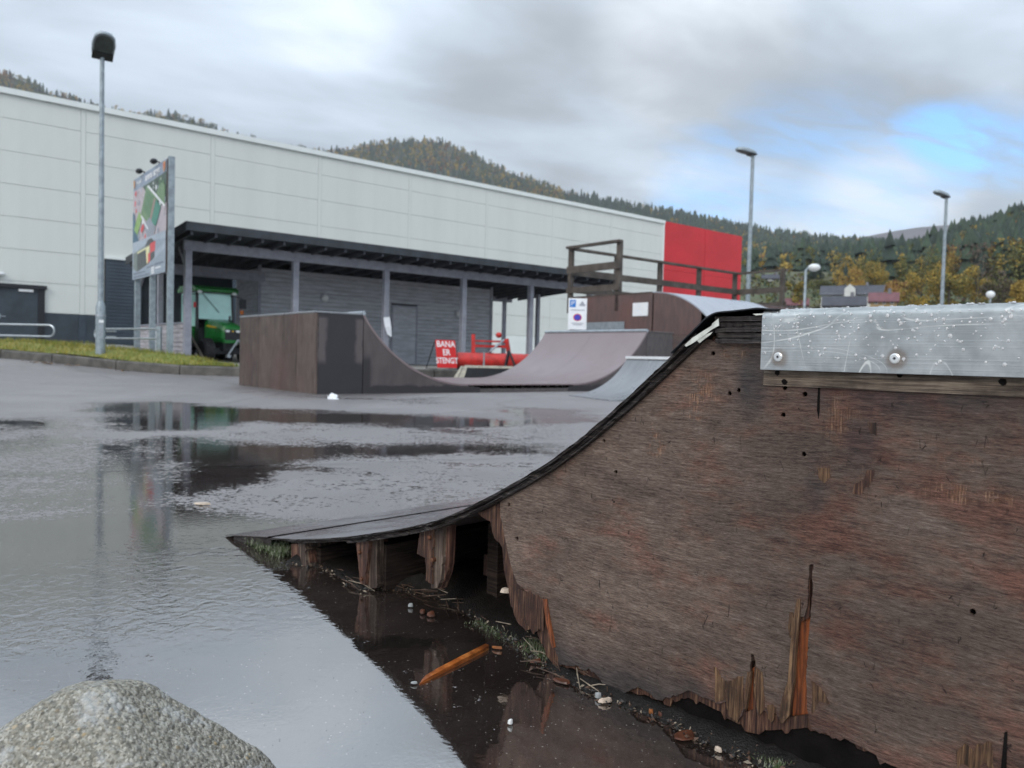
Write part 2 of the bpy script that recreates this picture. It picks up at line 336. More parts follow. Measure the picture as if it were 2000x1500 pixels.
# thin cracks and laying joints
crk = t.vor(t.map(pos, (1, 1, 0), (0, 0, .5)), .34, 'DISTANCE_TO_EDGE')
crkd = t.math('ADD', crk, t.math('MULTIPLY', t.math('SUBTRACT', t.noise(pos, 6, 4), .5), .05)); crack = t.ss(crkd, .012, .002)
base = t.mix(t.math('MULTIPLY', crack, .8), base, (.012, .01, .009))
t.l.new(base, p.inputs['Base Color'])
t.l.new(t.mixf(pud, t.ss(lay, .3, .7, .36, .46), .012), p.inputs['Roughness'])
p.inputs['IOR'].default_value = 1.5
t.l.new(t.mixf(pud, 3.3, 4.4), p.inputs['IOR'])
p.inputs['Specular IOR Level'].default_value = .5
t.l.new(t.mix(pud, (1.0, .94, .925), (1, .985, .97)), p.inputs['Specular Tint'])
hb = t.math('ADD', t.math('ADD', t.math('MULTIPLY', stone, .55), t.math('MULTIPLY', t.noise(pos, 48, 3, .6), .7)), t.math('MULTIPLY', grain, .4)); hb = t.math('SUBTRACT', hb, t.math('MULTIPLY', crack, 1.5))
nb = t.bump(hb, t.mixf(pud, 1.0, .012), t.mixf(t.ss(t.noise(pos, 5, 3), .35, .65), .006, .013))
rp = t.noise(t.map(pos, (1, 1, 1), (0, 0, .4)), 34, 3, .5, .6); rp2 = t.noise(t.map(pos, (.5, 2.2, 1)), 9, 2, .5)
nb2 = t.bump(rp, t.math('MULTIPLY', pud, t.math('ADD', t.ss(t.noise(pos, 2.3, 3), .45, .7, .02, .085), t.math('MULTIPLY', rip, t.ss(rp2, .35, .6, .08, .28)))), .006, nb)
t.l.new(nb2, p.inputs['Normal'])
go = npmesh('asphalt_ground', V, F, m, smooth=True); struct(go)
for an, arr in (('wet', WET), ('ripple', RIP)):
    a = go.data.attributes.new(an, 'FLOAT', 'POINT'); a.data.foreach_set('value', arr.ravel().astype(np.float32))

# ------------------------------------------------------------------ kerb, verge, yard
kb = [AT(470, 734.5, 17.0), AT(350, 731, 17.1), AT(225, 724, 17.35), AT(100, 711, 17.8), AT(0, 700, 18.3)]
kpts = [HF(0, 0) for _ in ()]
end = kb[0].copy(); end.z = 0
line = [end + W * q for q in (24, 18, 13.5, 11.4, 9.3, 7.2, 5.1, 3.4, 1.6)] + [Vector((q.x, q.y, 0)) for q in kb]
l0 = line[-1]; line += [l0 + Vector((-2.0, .35, 0)), l0 + Vector((-4.5, .55, 0)), l0 + Vector((-9, .6, 0)), l0 + Vector((-20, .6, 0))]
KH = .21
def gz(v): return float(ground_z(np.array(v.x), np.array(v.y)))
kerb = thing('kerb', 'weathered concrete kerb with leaf litter along the edge of the wet asphalt', 'kerb')
del kerb['category'], kerb['label']; struct(kerb)
for i in range(len(line) - 1):
    a, b = line[i], line[i + 1]; L = (b - a).length; n = max(1, round(L / 1.9))
    for k in range(n):
        q0 = a.lerp(b, k / n); q1 = a.lerp(b, (k + 1) / n); d = (q1 - q0).normalized(); q0 = q0 + d * .012; q1 = q1 - d * .012
        nrm = Vector((d.y, -d.x, 0));  # away from the lot
        if nrm.dot(MM) < 0: nrm = -nrm
        z0, z1 = gz(q0), gz(q1); prof = [(0, -.1), (.02, KH - .035), (.045, KH), (.15, KH), (.15, -.1)]
        vs = [q + nrm * c[0] + Vector((0, 0, zz_ + c[1])) for q, zz_ in ((q0, z0), (q1, z1)) for c in prof]
        mb = MB().add(vs, [(0, 1, 2, 3, 4), (9, 8, 7, 6, 5)] + [(j, (j + 1) % 5, 5 + (j + 1) % 5, 5 + j) for j in range(5)])
        part('kerb_stone', mb, kerb_m, kerb)
def kerb_s(tt):
    """offset of the kerb's back edge in the hall frame at position tt"""
    q = [((v - P1).dot(W), (v - P1).dot(MM) + .15) for v in line]; q.sort()
    return np.interp(tt, [a for a, _ in q], [b for _, b in q])
# yard behind the kerb, rising to the hall on the left
tt = axis([(-40, -14, 8), (-14, 2, 64), (2, 30, 40), (30, 90, 12)]); ss_ = np.linspace(0, 1, 60)
TT, SS = np.meshgrid(tt, ss_); S0 = kerb_s(TT); S_ = S0 + (16 - S0) * SS ** 1.4
XX = P1.x + TT * W.x + S_ * MM.x; YY = P1.y + TT * W.y + S_ * MM.y
def yard_z(TT, S_, X, Y):
    base = KH + ground_z(X, Y); hall = .58; left = sst(-TT, -.2, 1.2)
    up = sst(S_, -1.0, 11) * sst(-TT, -9, 2); z = base + (hall - base) * np.where(base < hall, up, 0)
    mound = .17 * sst(-TT, -.15, .6) * sst(S_ - kerb_s(TT), .1, 1.3) * (1 - sst(S_, 3.5, 6.0) * .5)
    return z + mound * (TT < 4)
ZZ = yard_z(TT, S_, XX, YY) - .004
V = np.stack([XX.ravel(), YY.ravel(), ZZ.ravel()], 1); idx = np.arange(TT.size).reshape(TT.shape)
F = np.stack([idx[:-1, :-1].ravel(), idx[:-1, 1:].ravel(), idx[1:, 1:].ravel(), idx[1:, :-1].ravel()], 1)
yard_m = mat('pale_concrete_yard', (.30, .285, .26), .55, 0, .35, 2.5, .3, 60)
struct(npmesh('pavement', V, F, yard_m, smooth=True))
# grass verge sheet on the mound, plus blades
gm, t, p = newmat('autumn_grass'); pos = geop(t)
t.l.new(t.mix(t.ss(t.noise(pos, 2.2, 5, .6), .35, .68), (.13, .155, .022), (.25, .215, .045)), p.inputs['Base Color']); p.inputs['Roughness'].default_value = .7
ttg = np.linspace(-26, -.05, 130); fr = np.linspace(0, 1, 24); TG, FG = np.meshgrid(ttg, fr)
s0 = kerb_s(TG); depth = np.where(TG < -1.2, 3.4, 3.4 * np.clip((-TG + .1) / 1.3, .25, 1)); depth = np.minimum(depth, np.maximum(.5, 2.4 - s0 + 1.2)); SG = s0 + FG * depth
XG = P1.x + TG * W.x + SG * MM.x; YG = P1.y + TG * W.y + SG * MM.y; ZG = yard_z(TG, SG, XG, YG) + .012 + .02 * fbm(XG * 3, YG * 3, 5)
V = np.stack([XG.ravel(), YG.ravel(), ZG.ravel()], 1); idx = np.arange(TG.size).reshape(TG.shape)
F = np.stack([idx[:-1, :-1].ravel(), idx[:-1, 1:].ravel(), idx[1:, 1:].ravel(), idx[1:, :-1].ravel()], 1)
struct(npmesh('grass_verge', V, F, gm, smooth=True))
N = 26000; ta = RNG.uniform(-22, -.1, N); fa = RNG.uniform(0.0, .98, N) ** 1.2; s0 = kerb_s(ta); dp = np.where(ta < -1.2, 3.4, 3.4 * np.clip((-ta + .1) / 1.3, .25, 1)); dp = np.minimum(dp, np.maximum(.5, 2.4 - s0 + 1.2)); sa = s0 + fa * dp
bx = P1.x + ta * W.x + sa * MM.x; by = P1.y + ta * W.y + sa * MM.y; bz = yard_z(ta, sa, bx, by)
hh = RNG.uniform(.04, .11, N) * (1 + .5 * fbm(bx * 1.5, by * 1.5, 9)); an = RNG.uniform(0, 6.28, N); wd = RNG.uniform(.005, .011, N); le = RNG.normal(0, .04, (N, 2))
A = np.stack([bx - wd * np.cos(an), by - wd * np.sin(an), bz], 1); B = np.stack([bx + wd * np.cos(an), by + wd * np.sin(an), bz], 1); Cc = np.stack([bx + le[:, 0], by + le[:, 1], bz + hh + .02], 1)
gr1 = mat('grass_blade_green', (.15, .19, .025), .6, 0, .3, 3); gr2 = mat('grass_blade_yellow', (.32, .27, .05), .6, 0, .3, 3)
o = npmesh('grass', np.concatenate([A, B, Cc]), np.stack([np.arange(N), np.arange(N) + N, np.arange(N) + 2 * N], 1), [gr1, gr2], midx=(RNG.random(N) < .4 + .25 * fbm(bx, by, 4)).astype(int)); stuff(o)
# leaf litter along the kerb foot
mb = MB()
for px, py, n in ((92, 716, 26), (135, 719, 16), (243, 726, 14), (388, 733, 8), (60, 712, 6), (300, 729, 6)):
    for k in range(n):
        c = AT(px + random.gauss(0, 14), py, 17.2 + random.gauss(-.1, .1)); c.z = gz(c) + random.uniform(.006, .04); a = random.uniform(0, 6.28); l = random.uniform(.03, .06)
        e = Vector((math.cos(a), math.sin(a), random.uniform(-.4, .4))) * l; f = Vector((-math.sin(a), math.cos(a), random.uniform(-.4, .4))) * l * .6
        mb.add([c - e, c + f, c + e, c - f], [(0, 1, 2, 3)])
leafm = mat('dead_leaf', (.16, .085, .03), .6, 0, .5, 30); stuff(part('leaf_litter', mb, leafm))

# ------------------------------------------------------------------ sports hall
HS = 13.0
def in_hall_frame(name, label, cat, tt, s, z=0, group=None): return thing(name, label, cat, HF(tt, s, z), TH, group)
joint_m = mat('panel_joint_grey', (.53, .555, .53), .6, 0, .05, 1)
hall = in_hall_frame('sports_hall', 'huge pale panel-clad hall with a red end section behind the canopy', 'building', 0, HS)
T0, T1, T2 = -20.05, 34.65, 43.5; ZB = .45; ZT = 10.08
cols = [-0.21 + 4.965 * k for k in range(-4, 8)]; cols[-1] = T1
rows = [1.84, 2.98, 4.18, 5.38, 6.58, 7.79, 8.99, 9.86]
part('wall_core', MB().box(T0, T1, .06, 30, ZB, 9.8).box(T1, T2, .09, 30, ZB, 9.8), joint_m, hall)
meshes = {}
for i in range(len(cols) - 1):
    for j in range(len(rows) - 1):
        a, b, z0, z1 = cols[i] + .09, cols[i + 1] - .09, rows[j] + .007, rows[j + 1] - .007
        key = (round(b - a, 3), round(z1 - z0, 3))
        if key not in meshes: meshes[key] = MB().box(0, b - a, 0, .08, 0, z1 - z0).mesh('wall_panel'); meshes[key].materials.append(cream)
        o = link('wall_panel', meshes[key], None, hall); o.location = (a, random.uniform(-.002, .002), z0)
for c in cols[:-1]: part('joint_cover', MB().box(c - .082, c + .082, -.006, .085, 1.84, 9.86), cream, hall)
part('end_trim', MB().box(T1 - .09, T1 + .03, -.05, .085, ZB, 9.86), creamtrim, hall)
part('roof_edge', MB().box(T0, T1 + .03, -.1, .3, 9.865, ZT), creamtrim, hall)
part('roof', MB().box(T0, T1 + .03, .3, 30, 9.95, 10.0).box(T1 + .03, T2, .2, 30, 9.9, 9.95), roofdark, hall)
for a, b in ((T1 + .035, 39.1), (39.12, T2)):
    zz_ = [ZB, 3.6, 6.8, 10.05]
    for k in range(3): part('red_panel', MB().box(a, b - .015, -.06, .085, zz_[k] + .006, zz_[k + 1] - .006), redpanel, hall)
part('red_side_wall', MB().box(T2, T2 + .06, -.05, 30, ZB, 10.05), redpanel, hall)
part('window', MB().box(35.35, 36.6, -.085, -.062, 4.35, 5.0), glass_d, hall)
for a, b in ((T0, -4.75), (-1.5, .5)): part('plinth', MB().box(a, b, -.03, .088, ZB, 1.825), navy2, hall)
for c in cols[:5]:
    if c < -4.8 or -1.4 < c < .4: part('plinth_joint', MB().box(c - .12, c + .12, -.05, -.032, ZB, 1.82), navy, hall)
part('base_rail', MB().box(T0, .55, -.08, -.052, ZB + .08, ZB + .2), navy, hall)
for i, y in enumerate(np.arange(.62, 4.1, .136)):
    part('cladding_board', MB().box(.6, 9.5, -.10 - .015 * (i % 2) * 0, .088, y, y + .122), navy, hall, bevel=.006, seg=1)
part('cladding_cap', MB().box(.55, 9.55, -.14, .088, 4.11, 4.2), creamtrim, hall)
part('cladding_back', MB().box(.56, 9.5, -.075, .086, ZB, 4.1), blackp, hall)
part('plinth', MB().box(9.52, T1 - .1, -.03, .088, ZB, 1.825), creamtrim, hall)
# double door with frame, canopy strip, closer box and handle
d = part('door', MB().box(-3.1, -1.72, -.05, .088, .62, 2.72).box(-4.6, -3.13, -.05, .088, .62, 2.72), navy2, hall)
part('door_frame', MB().box(-1.72, -1.5, -.09, .088, .6, 2.72).box(-4.75, -1.44, -.16, .088, 2.72, 2.86), blackp, d)
part('door_closer', MB().box(-2.35, -1.88, -.11, -.052, 2.60, 2.69), white, d)
part('door_handle', MB().box(-2.98, -2.92, -.065, -.052, 1.55, 1.72).tube([(-2.95, -.06, 1.64), (-2.95, -.11, 1.64), (-2.76, -.11, 1.63)], .012, 8), galv, d)
part('wall_lamp', MB().ball((-3.0, -.1, 3.2), .24, .1, .09, 12, 6), lamp_white, hall, True)
# glazed entrance seen through the far end of the canopy
ent = part('entrance_frame', MB().box(26.4, 26.62, -.12, -.02, .5, 3.0).box(28.3, 28.5, -.12, -.02, .5, 3.0).box(30.2, 30.4, -.12, -.02, .5, 3.0).box(26.4, 30.4, -.12, -.02, 2.8, 3.05), white, hall)
for a in (26.64, 28.52): part('glass_door', MB().box(a, a + 1.64, -.08, -.03, .5, 2.78), glass_d, ent)

# door landing in front of the hall
struct(part('landing', MB().add([HF(a, b, z) for a, b, z in ((-20, 10.4, .38), (1.4, 10.4, .38), (1.4, 12.8, .38), (-20, 12.8, .38), (-20, 10.4, .60), (1.4, 10.4, .60), (1.4, 12.8, .60), (-20, 12.8, .60))], [(0, 1, 5, 4), (1, 2, 6, 5), (2, 3, 7, 6), (3, 0, 4, 7), (4, 5, 6, 7)]), yard_m))

# ------------------------------------------------------------------ open timber shed / canopy
shed = in_hall_frame('storage_shed', 'long grey timber shed with an open front, dark flat roof and a tractor bay', 'shed', 0, 0)
def roofz(s): return 3.72 - .06 * (s + 1)
ra, rb = -.32, 15.95
part('roof', MB().add([(x, y, roofz(y) + dz_) for dz_ in (-.08, .05) for x in (ra, rb) for y in (-1.0, 5.27)], [(0, 1, 3, 2), (4, 6, 7, 5), (0, 2, 6, 4), (1, 5, 7, 3), (0, 4, 5, 1), (2, 3, 7, 6)]), roofdark, shed)
part('fascia', MB().box(ra - .03, rb + .03, -1.045, -1.003, 3.58, 3.80), roofdark, shed)
part('gable_board', MB().add([(x, y, roofz(y) + dz_) for x in (ra - .04, ra - .002) for y in (-1.0, 5.27) for dz_ in (-.16, .075)], [(0, 1, 3, 2), (4, 6, 7, 5), (0, 4, 5, 1), (2, 3, 7, 6), (1, 5, 7, 3), (0, 2, 6, 4)]), roofdark, shed)
rmesh = MB().add([(x, y, roofz(y) + dz_) for x in (-.03, .03) for y in (-.99, 5.24) for dz_ in (-.24, -.083)], [(0, 1, 3, 2), (4, 6, 7, 5), (0, 4, 5, 1), (2, 3, 7, 6), (1, 5, 7, 3), (0, 2, 6, 4)]).mesh('rafter'); rmesh.materials.append(rafter_m)
for k in range(27): o = link('rafter', rmesh, None, shed); o.location = (-.2 + .61 * k, 0, 0)
part('front_beam', MB().box(-.12, 15.3, -.07, .07, 3.19, 3.46), greypaint, shed, bevel=.008, seg=1)
part('cross_beam', MB().box(.1, 3.1, 2.58, 2.72, 2.78, 3.08), greypaint, shed)
part('back_beam', MB().box(-.1, 15.3, 5.2, 5.32, 3.0, 3.28), greypaint, shed)
for k in range(6):
    x = 2.985 * k; part('post', MB().box(x - .088, x + .088, -.088, .088, KH - .02, 3.19), greypaint, shed, bevel=.008, seg=1)
for x, y in ((0, 2.65), (0, 5.25), (14.9, 3.0), (14.9, 5.25), (12.45, 5.25)): part('post', MB().box(x - .07, x + .07, y - .07, y + .07, KH - .02, roofz(y) - .25), greypaint, shed)
part('brace', MB().bar((0, .1, 2.75), (0, .75, 3.35), .07, .1).bar((0, 4.9, 2.55), (0, 4.2, 3.2), .07, .1), greypaint, shed)
# low boarded end wall with pale weathered planks
lw = mat('pale_lilac_weathered_boards', (.42, .40, .43), .65, 0, .4, 3, .25, 60, stretch=(1, .6, 5))
for k in range(9):
    z0 = .16 + k * .122; part('plank', MB().box(-.045, -.012, .1, 5.17, z0, z0 + .113), lw, shed)
part('wall_cap', MB().box(-.07, .05, .1, 5.2, 1.262, 1.30), greypaint, shed)
part('wall_studs', MB().box(-.01, .04, .1, 5.2, .16, 1.26), darkhole, shed)
# notices on that wall
for y0, y1, z0, z1, r_ in ((1.15, 1.75, .2, 1.24, 1), (2.75, 3.25, .22, 1.08, 0)):
    nt = thing('notice', 'tall white notice with a red foot on the low board wall' if r_ else 'plain white notice on the low board wall, farther from the corner post', 'notice', HF(0, 0), TH, 'notices on the low board wall')
    part('sheet', MB().box(-.058, -.048, y0, y1, z0, z1), paper, nt)
    if r_: part('red_block', MB().box(-.061, -.0585, y0 + .06, y1 - .1, z0 + .05, z0 + .36), signred, nt)
    tmb = MB()
    for k in range(6):
        if z1 - .1 - k * .13 > z0 + .42 * r_: tmb.box(-.0605, -.0585, y0 + .1, y1 - .1 - .08 * (k % 3), z1 - .12 - k * .13, z1 - .07 - k * .13)
    part('print', tmb, navy, nt)
# closed part: horizontal boards at the back, tractor bay on the left
for k in range(24):
    z0 = KH + .01 + k * .138
    if z0 + .13 > roofz(3) - .12: break
    bz = MB()
    for a, b in ((3.1, 7.92), (9.02, 12.4)) if z0 < 2.35 else ((3.1, 12.4),): bz.box(a, b, 3.0, 3.03, z0, z0 + .128)
    part('siding_board', bz, siding_m, shed, bevel=.004, seg=1)
    part('siding_board', MB().box(3.1, 3.13, 3.04, 5.2, z0, z0 + .128), siding_m, shed)
part('store_walls', MB().box(3.14, 12.38, 3.035, 3.06, KH, roofz(3) - .1).box(3.135, 3.16, 3.06, 5.2, KH, roofz(5) - .1).box(12.3, 12.4, 3.06, 5.2, KH, roofz(5) - .1).box(3.16, 12.3, 5.1, 5.2, KH, roofz(5) - .1), blackp, shed)
part('back_wall', MB().box(.12, 3.0, 5.26, 5.3, KH, 3.0), navy2, shed)
part('corner_board', MB().box(3.02, 3.12, 2.96, 2.998, KH, roofz(3) - .1).box(12.38, 12.5, 2.96, 2.998, KH, roofz(3) - .1), greypaint, shed)
dr = part('door', MB().box(7.99, 8.95, 2.975, 3.03, KH + .02, 2.3), siding_m, shed)
part('door_frame', MB().box(7.92, 7.985, 2.965, 3.03, KH, 2.36).box(8.955, 9.02, 2.965, 3.03, KH, 2.36).box(7.985, 8.955, 2.965, 3.03, 2.305, 2.36), greypaint, dr)
for x, z in ((5.32, 2.42), (10.85, 2.2)):
    l = part('bulkhead_lamp', MB().tube([(x, 2.995, z), (x, 2.93, z)], .15, 18), siding_m, shed); part('lens', MB().ball((x, 2.93, z), .12, .06, .12, 14, 8), lamp_white, l, True)
struct(part('shed_floor', MB().add([HF(a, b, z) for z in (KH - .05, KH + .004) for a, b in ((.02, kerb_s(0.0) + .02), (24, kerb_s(16.0) + .02), (24, 5.6), (.02, 5.6))], [(4, 5, 6, 7), (0, 1, 5, 4), (1, 2, 6, 5), (3, 0, 4, 7)]), yard_m))
# paper hung on a post, plank leaning on the corner post
pn = thing('paper_notice', 'crumpled white paper sheet taped to a grey canopy post', 'paper', HF(5.97, 0, 0), TH)
part('sheet', MB().add([(-.12, -.10, 1.72), (.1, -.1, 1.75), (.13, -.17, 1.4), (.17, -.13, 1.12), (-.0, -.15, 1.2), (-.1, -.15, 1.45)], [(0, 1, 2, 5), (5, 2, 3, 4)]), paper, pn)
pk = thing('leaning_plank', 'brown plank leaning against the first canopy post beside the tractor', 'plank', HF(.14, .05, 0), TH)
part('plank', MB().bar((.36, -.05, KH), (.02, .3, 1.0), .1, .03), fencewood, pk)

# ------------------------------------------------------------------ site map board on three posts
bd0 = AT(327, 697, 19.0); bd0.z = 0
board = thing('site_map_sign', 'tall grey aerial map board reading arena stryn on three square posts', 'sign', bd0, TH)
BW = 3.26; b0, b1 = 2.46, 5.22
for y in (0, 1.62, 3.2): part('post', MB().box(-.02, .12, y - .06, y + .06, .1, b1 + .06 if y == 0 else 5.1), galv_pole, board, bevel=.006, seg=1)
backm = mat('board_backing', (.10, .075, .06), .6, 0, .3, 4)
part('backing', MB().box(-.05, -.022, .02, BW + .02, b0, b1), backm, board)
pal = {'bg': (.30, .36, .44), 'band': (.26, .32, .42), 'white': (.78, .80, .82), 'dk': (.05, .09, .07), 'gr': (.10, .21, .11), 'gr2': (.15, .26, .13), 'teal': (.04, .23, .17), 'lg': (.25, .42, .12), 'pink': (.48, .42, .46), 'trk': (.33, .20, .19), 'gry': (.27, .30, .36), 'wat': (.04, .12, .20), 'red': (.65, .05, .06), 'blk': (.05, .06, .065), 'yel': (.75, .72, .40), 'org': (.55, .28, .12), 'roof': (.16, .20, .19), 'txt': (.15, .18, .25), 'lb': (.38, .44, .52)}
pm = {}
for k, c in pal.items(): pm[k] = mat('print_' + k, c, .35, 0, .12, 9)
keys = list(pal); lay_z = [0]
mbp = MB()
def shp(pts, k):
    lay_z[0] += 1; x = -.052 - .00012 * lay_z[0]
    mbp.add([(x, BW + .02 - u * BW, b0 + v * (b1 - b0)) for u, v in pts], [tuple(range(len(pts)))], keys.index(k))
def rc(u0, v0, u1, v1, k): shp([(u0, v0), (u1, v0), (u1, v1), (u0, v1)], k)
rc(0, 0, 1, 1, 'bg'); rc(0, .36, 1, .88, 'pink'); rc(0, .89, 1, 1, 'band')
shp([(.30, .88), (1, .89), (1, .62), (.75, .60), (.42, .80)], 'dk')
rr = random.Random(3)
for k in range(90):
    u, v = rr.uniform(.02, .98), rr.uniform(.38, .86); s_ = rr.uniform(.012, .04)
    top = u > .3 and v > .62 - .0 * u
    a = rr.uniform(0, 1.5); q = [(u + s_ * math.cos(a + i * 1.57) * .8, v + s_ * math.sin(a + i * 1.57)) for i in range(4)]
    shp(q, rr.choice(['gr', 'dk', 'gr2', 'white', 'gry'] if top else ['pink', 'gry', 'white', 'lb', 'red', 'pink', 'gry']))
shp([(0, .36), (0, .68), (.06, .64), (.10, .50), (.17, .40), (.22, .36)], 'wat')
shp([(.26, .62), (.44, .87), (.78, .68), (.58, .46)], 'gr2'); shp([(.34, .66), (.45, .83), (.58, .76), (.46, .58)], 'gr')
shp([(.45, .58), (.58, .76), (.66, .72), (.54, .53)], 'gr'); shp([(.54, .53), (.67, .71), (.71, .69), (.58, .51)], 'trk'); shp([(.58, .50), (.72, .69), (.86, .60), (.72, .44)], 'teal')
shp([(.72, .74), (.97, .60), (.97, .78), (.86, .82)], 'gr2')
shp([(.04, .50), (.20, .66), (.31, .58), (.15, .43)], 'lg'); shp([(.36, .50), (.54, .55), (.72, .42), (.62, .36), (.46, .38)], 'gry')
shp([(.46, .85), (.50, .86), (.98, .595), (.96, .58)], 'white'); shp([(.26, .60), (.285, .61), (.50, .45), (.48, .44)], 'white'); shp([(.26, .47), (.33, .52), (.38, .48), (.30, .43)], 'red')
rc(0, 0, 1, .37, 'bg'); shp([(0, .24), (.5, .33), (1, .30), (1, .37), (0, .37)], 'lb'); shp([(.42, .30), (.50, .345), (.60, .35), (.68, .31), (.68, .26), (.42, .26)], 'blk'); shp([(.1, .08), (.5, .10), (1, .22), (1, .28), (.70, .20)], 'lb')
shp([(.03, .26), (.16, .26), (.16, .07), (.03, .11)], 'roof'); shp([(.16, .255), (.55, .275), (.55, .12), (.16, .07)], 'blk'); shp([(.03, .26), (.16, .262), (.58, .30), (.42, .295)], 'roof')
shp([(.16, .262), (.55, .285), (.55, .27), (.16, .245)], 'yel'); shp([(.43, .28), (.55, .285), (.52, .13), (.46, .12)], 'yel'); shp([(.57, .21), (.71, .225), (.72, .31), (.56, .30)], 'red'); shp([(.50, .12), (.57, .14), (.57, .22), (.50, .21)], 'red'); shp([(.57, .13), (.70, .16), (.70, .22), (.57, .21)], 'blk')
for u0, v0, u1 in ((.04, .045, .42), (.04, .012, .55), (.46, .075, .68), (.70, .085, .96)): rc(u0, v0, u1, v0 + .018, 'txt')
for i in range(2):
    for j in range(3): rc(.60 + i * .05, .012 + j * .024, .64 + i * .05, .032 + j * .024, 'white')
rc(.72, .05, .88, .066, 'white'); rc(.72, .022, .86, .034, 'lb')
shp([(.02, .985), (.07, .985), (.07, .93), (.045, .90), (.02, .93)], 'org'); shp([(.91, .985), (.98, .985), (.98, .93), (.945, .89), (.91, .93)], 'org'); shp([(.93, .97), (.96, .97), (.945, .91)], 'red')
part('map_print', mbp, [pm[k] for k in keys], board)
Mt = Matrix(((0, 0, -1, -.062), (-1, 0, 0, BW + .02), (0, 1, 0, b0), (0, 0, 0, 1)))
text('arena stryn', .27, board, white, Mt @ Matrix.Translation((BW * .61, .945 * (b1 - b0), 0)), depth=.001, sx=1.15, bold=.006)
text('Prosjekt:', .17, board, white, Mt @ Matrix.Translation((BW * .195, .945 * (b1 - b0), 0)), depth=.001)
for y in (.9, 2.35):
    l = part('sign_lamp', MB().tube([(.02, y, b1 - .05), (.0, y, b1 + .08), (-.1, y, b1 + .1)], .018, 8), blackp, board); part('lamp_head', MB().ball((-.13, y, b1 + .08), .09, .16, .07, 10, 6), blackp, l, True)

# ------------------------------------------------------------------ handrails beside the hall door
def rail(p0, p1, zt, zb, zg, loops, label):
    p0, p1 = Vector(p0), Vector(p1); th = thing('handrail', label, 'railing', ((p0 + p1) / 2).to_tuple(), 0, 'galvanised loop handrails by the hall'); c = (p0 + p1) / 2
    d = (p1 - p0).normalized(); L = (p1 - p0).length / 2; r_ = (zt - zb) / 2; zm = (zt + zb) / 2
    pts = []
    def arc(sgn): return [d * (sgn * (L + r_ * math.sin(a))) + Vector((0, 0, zm + r_ * math.cos(a))) for a in np.linspace(0, math.pi, 9)]
    a1 = arc(1); a0 = arc(-1)[::-1]
    if loops == 'left': pts = [d * L + Vector((0, 0, zt))] + [q for q in arc(-1)] + [d * L + Vector((0, 0, zb))]
    else: pts = [d * -L + Vector((0, 0, zt))] + a1 + [d * -L + Vector((0, 0, zb))]
    part('rail_tube', MB().tube(pts, .026, 8), galv, th, True)
    part('bracket', MB().bar(d * (-L * .7) + Vector((0, .05, zt - .06)), d * (-L * .4) + Vector((0, .05, zt - .06)), .03, .04).bar(d * (-L * .7) + Vector((0, .05, zb + .04)), d * (-L * .4) + Vector((0, .05, zb + .04)), .03, .04), galv, th)
    for q in ((.98,) if loops == 'left' else (-.9,)): part('post', MB().box(-.055, .055, -.04, .04, zg, zt + .06, M=Matrix.Translation(d * (L * q))), galv_pole, th)
a, b = AT(190, 641, 20.9), AT(312, 644, 19.2); za, zb_ = (a.z + b.z) / 2, AT(250, 661, 20).z
rail((a.x, a.y, 0), (b.x, b.y, 0), za, zb_, .22, 'left', 'two-bar galvanised handrail with a rounded end passing behind the near lamp post')
a, b = AT(-120, 630, 21.6), AT(96, 633, 21.2); rail((a.x, a.y, 0), (b.x, b.y, 0), AT(40, 634, 21.4).z, AT(40, 656, 21.4).z, .3, 'right', 'two-bar galvanised handrail with a rounded end in front of the dark hall door')

# ------------------------------------------------------------------ lamp posts
def street_lamp(foot, H, label, yaw, tilt, hw=.42, hl=.62, r0=.1, r1=.05, collar=True):
    th = thing('lamp_post', label, 'lamp post', foot, yaw, 'tall galvanised lamp posts around the lot')
    if collar:
        part('pole', MB().tube([(0, 0, 1.15), (0, 0, H * .55), (0, 0, H * .56), (0, 0, H)], [r0 * .62, r0 * .55, r1, r1 * .85], 14), galv_pole, th, True)
        part('pole_base', MB().tube([(0, 0, -.1), (0, 0, .85), (0, 0, 1.08), (0, 0, 1.2)], [r0, r0, r0 * .98, r0 * .66], 16), galv_pole, th, True)
        part('collar', MB().tube([(0, 0, .84), (0, 0, .90)], r0 * 1.09, 16), galv, th)
        part('service_door', MB().box(-.05, .05, -r0 - .006, -r0 + .03, .32, .78), galv, th); part('number_plate', MB().box(-.05, .05, -r0 - .012, -r0 - .002, .7, .76), white, th)
    else: part('pole', MB().tube([(0, 0, -.2), (0, 0, H * .5), (0, 0, H)], [r0, r0 * .75, r1], 12), galv_pole, th, True)
    M = Matrix.Translation((0, 0, H + .02)) @ Matrix.Rotation(tilt, 4, 'X')
    # luminaire: reaches along local -y, tilted up
    prof = [(-.30, .08), (-.44, -.1), (-.47, -.5), (-.40, -.82), (-.22, -.97), (0, -1.0), (.22, -.97), (.40, -.82), (.47, -.5), (.44, -.1), (.30, .08)]
    bm_ = MB(); vs = []; n = len(prof)
    for z, k in ((-.02, .97), (.03, 1.0), (.075, .93), (.12, .62)): vs += [M @ Vector((u * hw * k, (v + .4) * hl * k - .4 * hl, z)) for u, v in prof]
    fs = [tuple(range(n))[::-1], tuple(3 * n + i for i in range(n))] + [(j * n + i, j * n + (i + 1) % n, (j + 1) * n + (i + 1) % n, (j + 1) * n + i) for j in range(3) for i in range(n)]
    hd = part('lamp_head', MB().add(vs, fs), galv_pole, th, True)
    gl = [M @ Vector((u * hw * .82, (v + .45) * hl * .82 - .45 * hl, -.03)) for u, v in prof]
    part('lamp_glass', MB().add(gl, [tuple(range(n))]), glass_lamp, hd)
    part('under_tray', MB().box(-hw * .42, hw * .42, -.2 * hl, .1 * hl, -.05, -.018, M=M), blackp, hd)
    return th
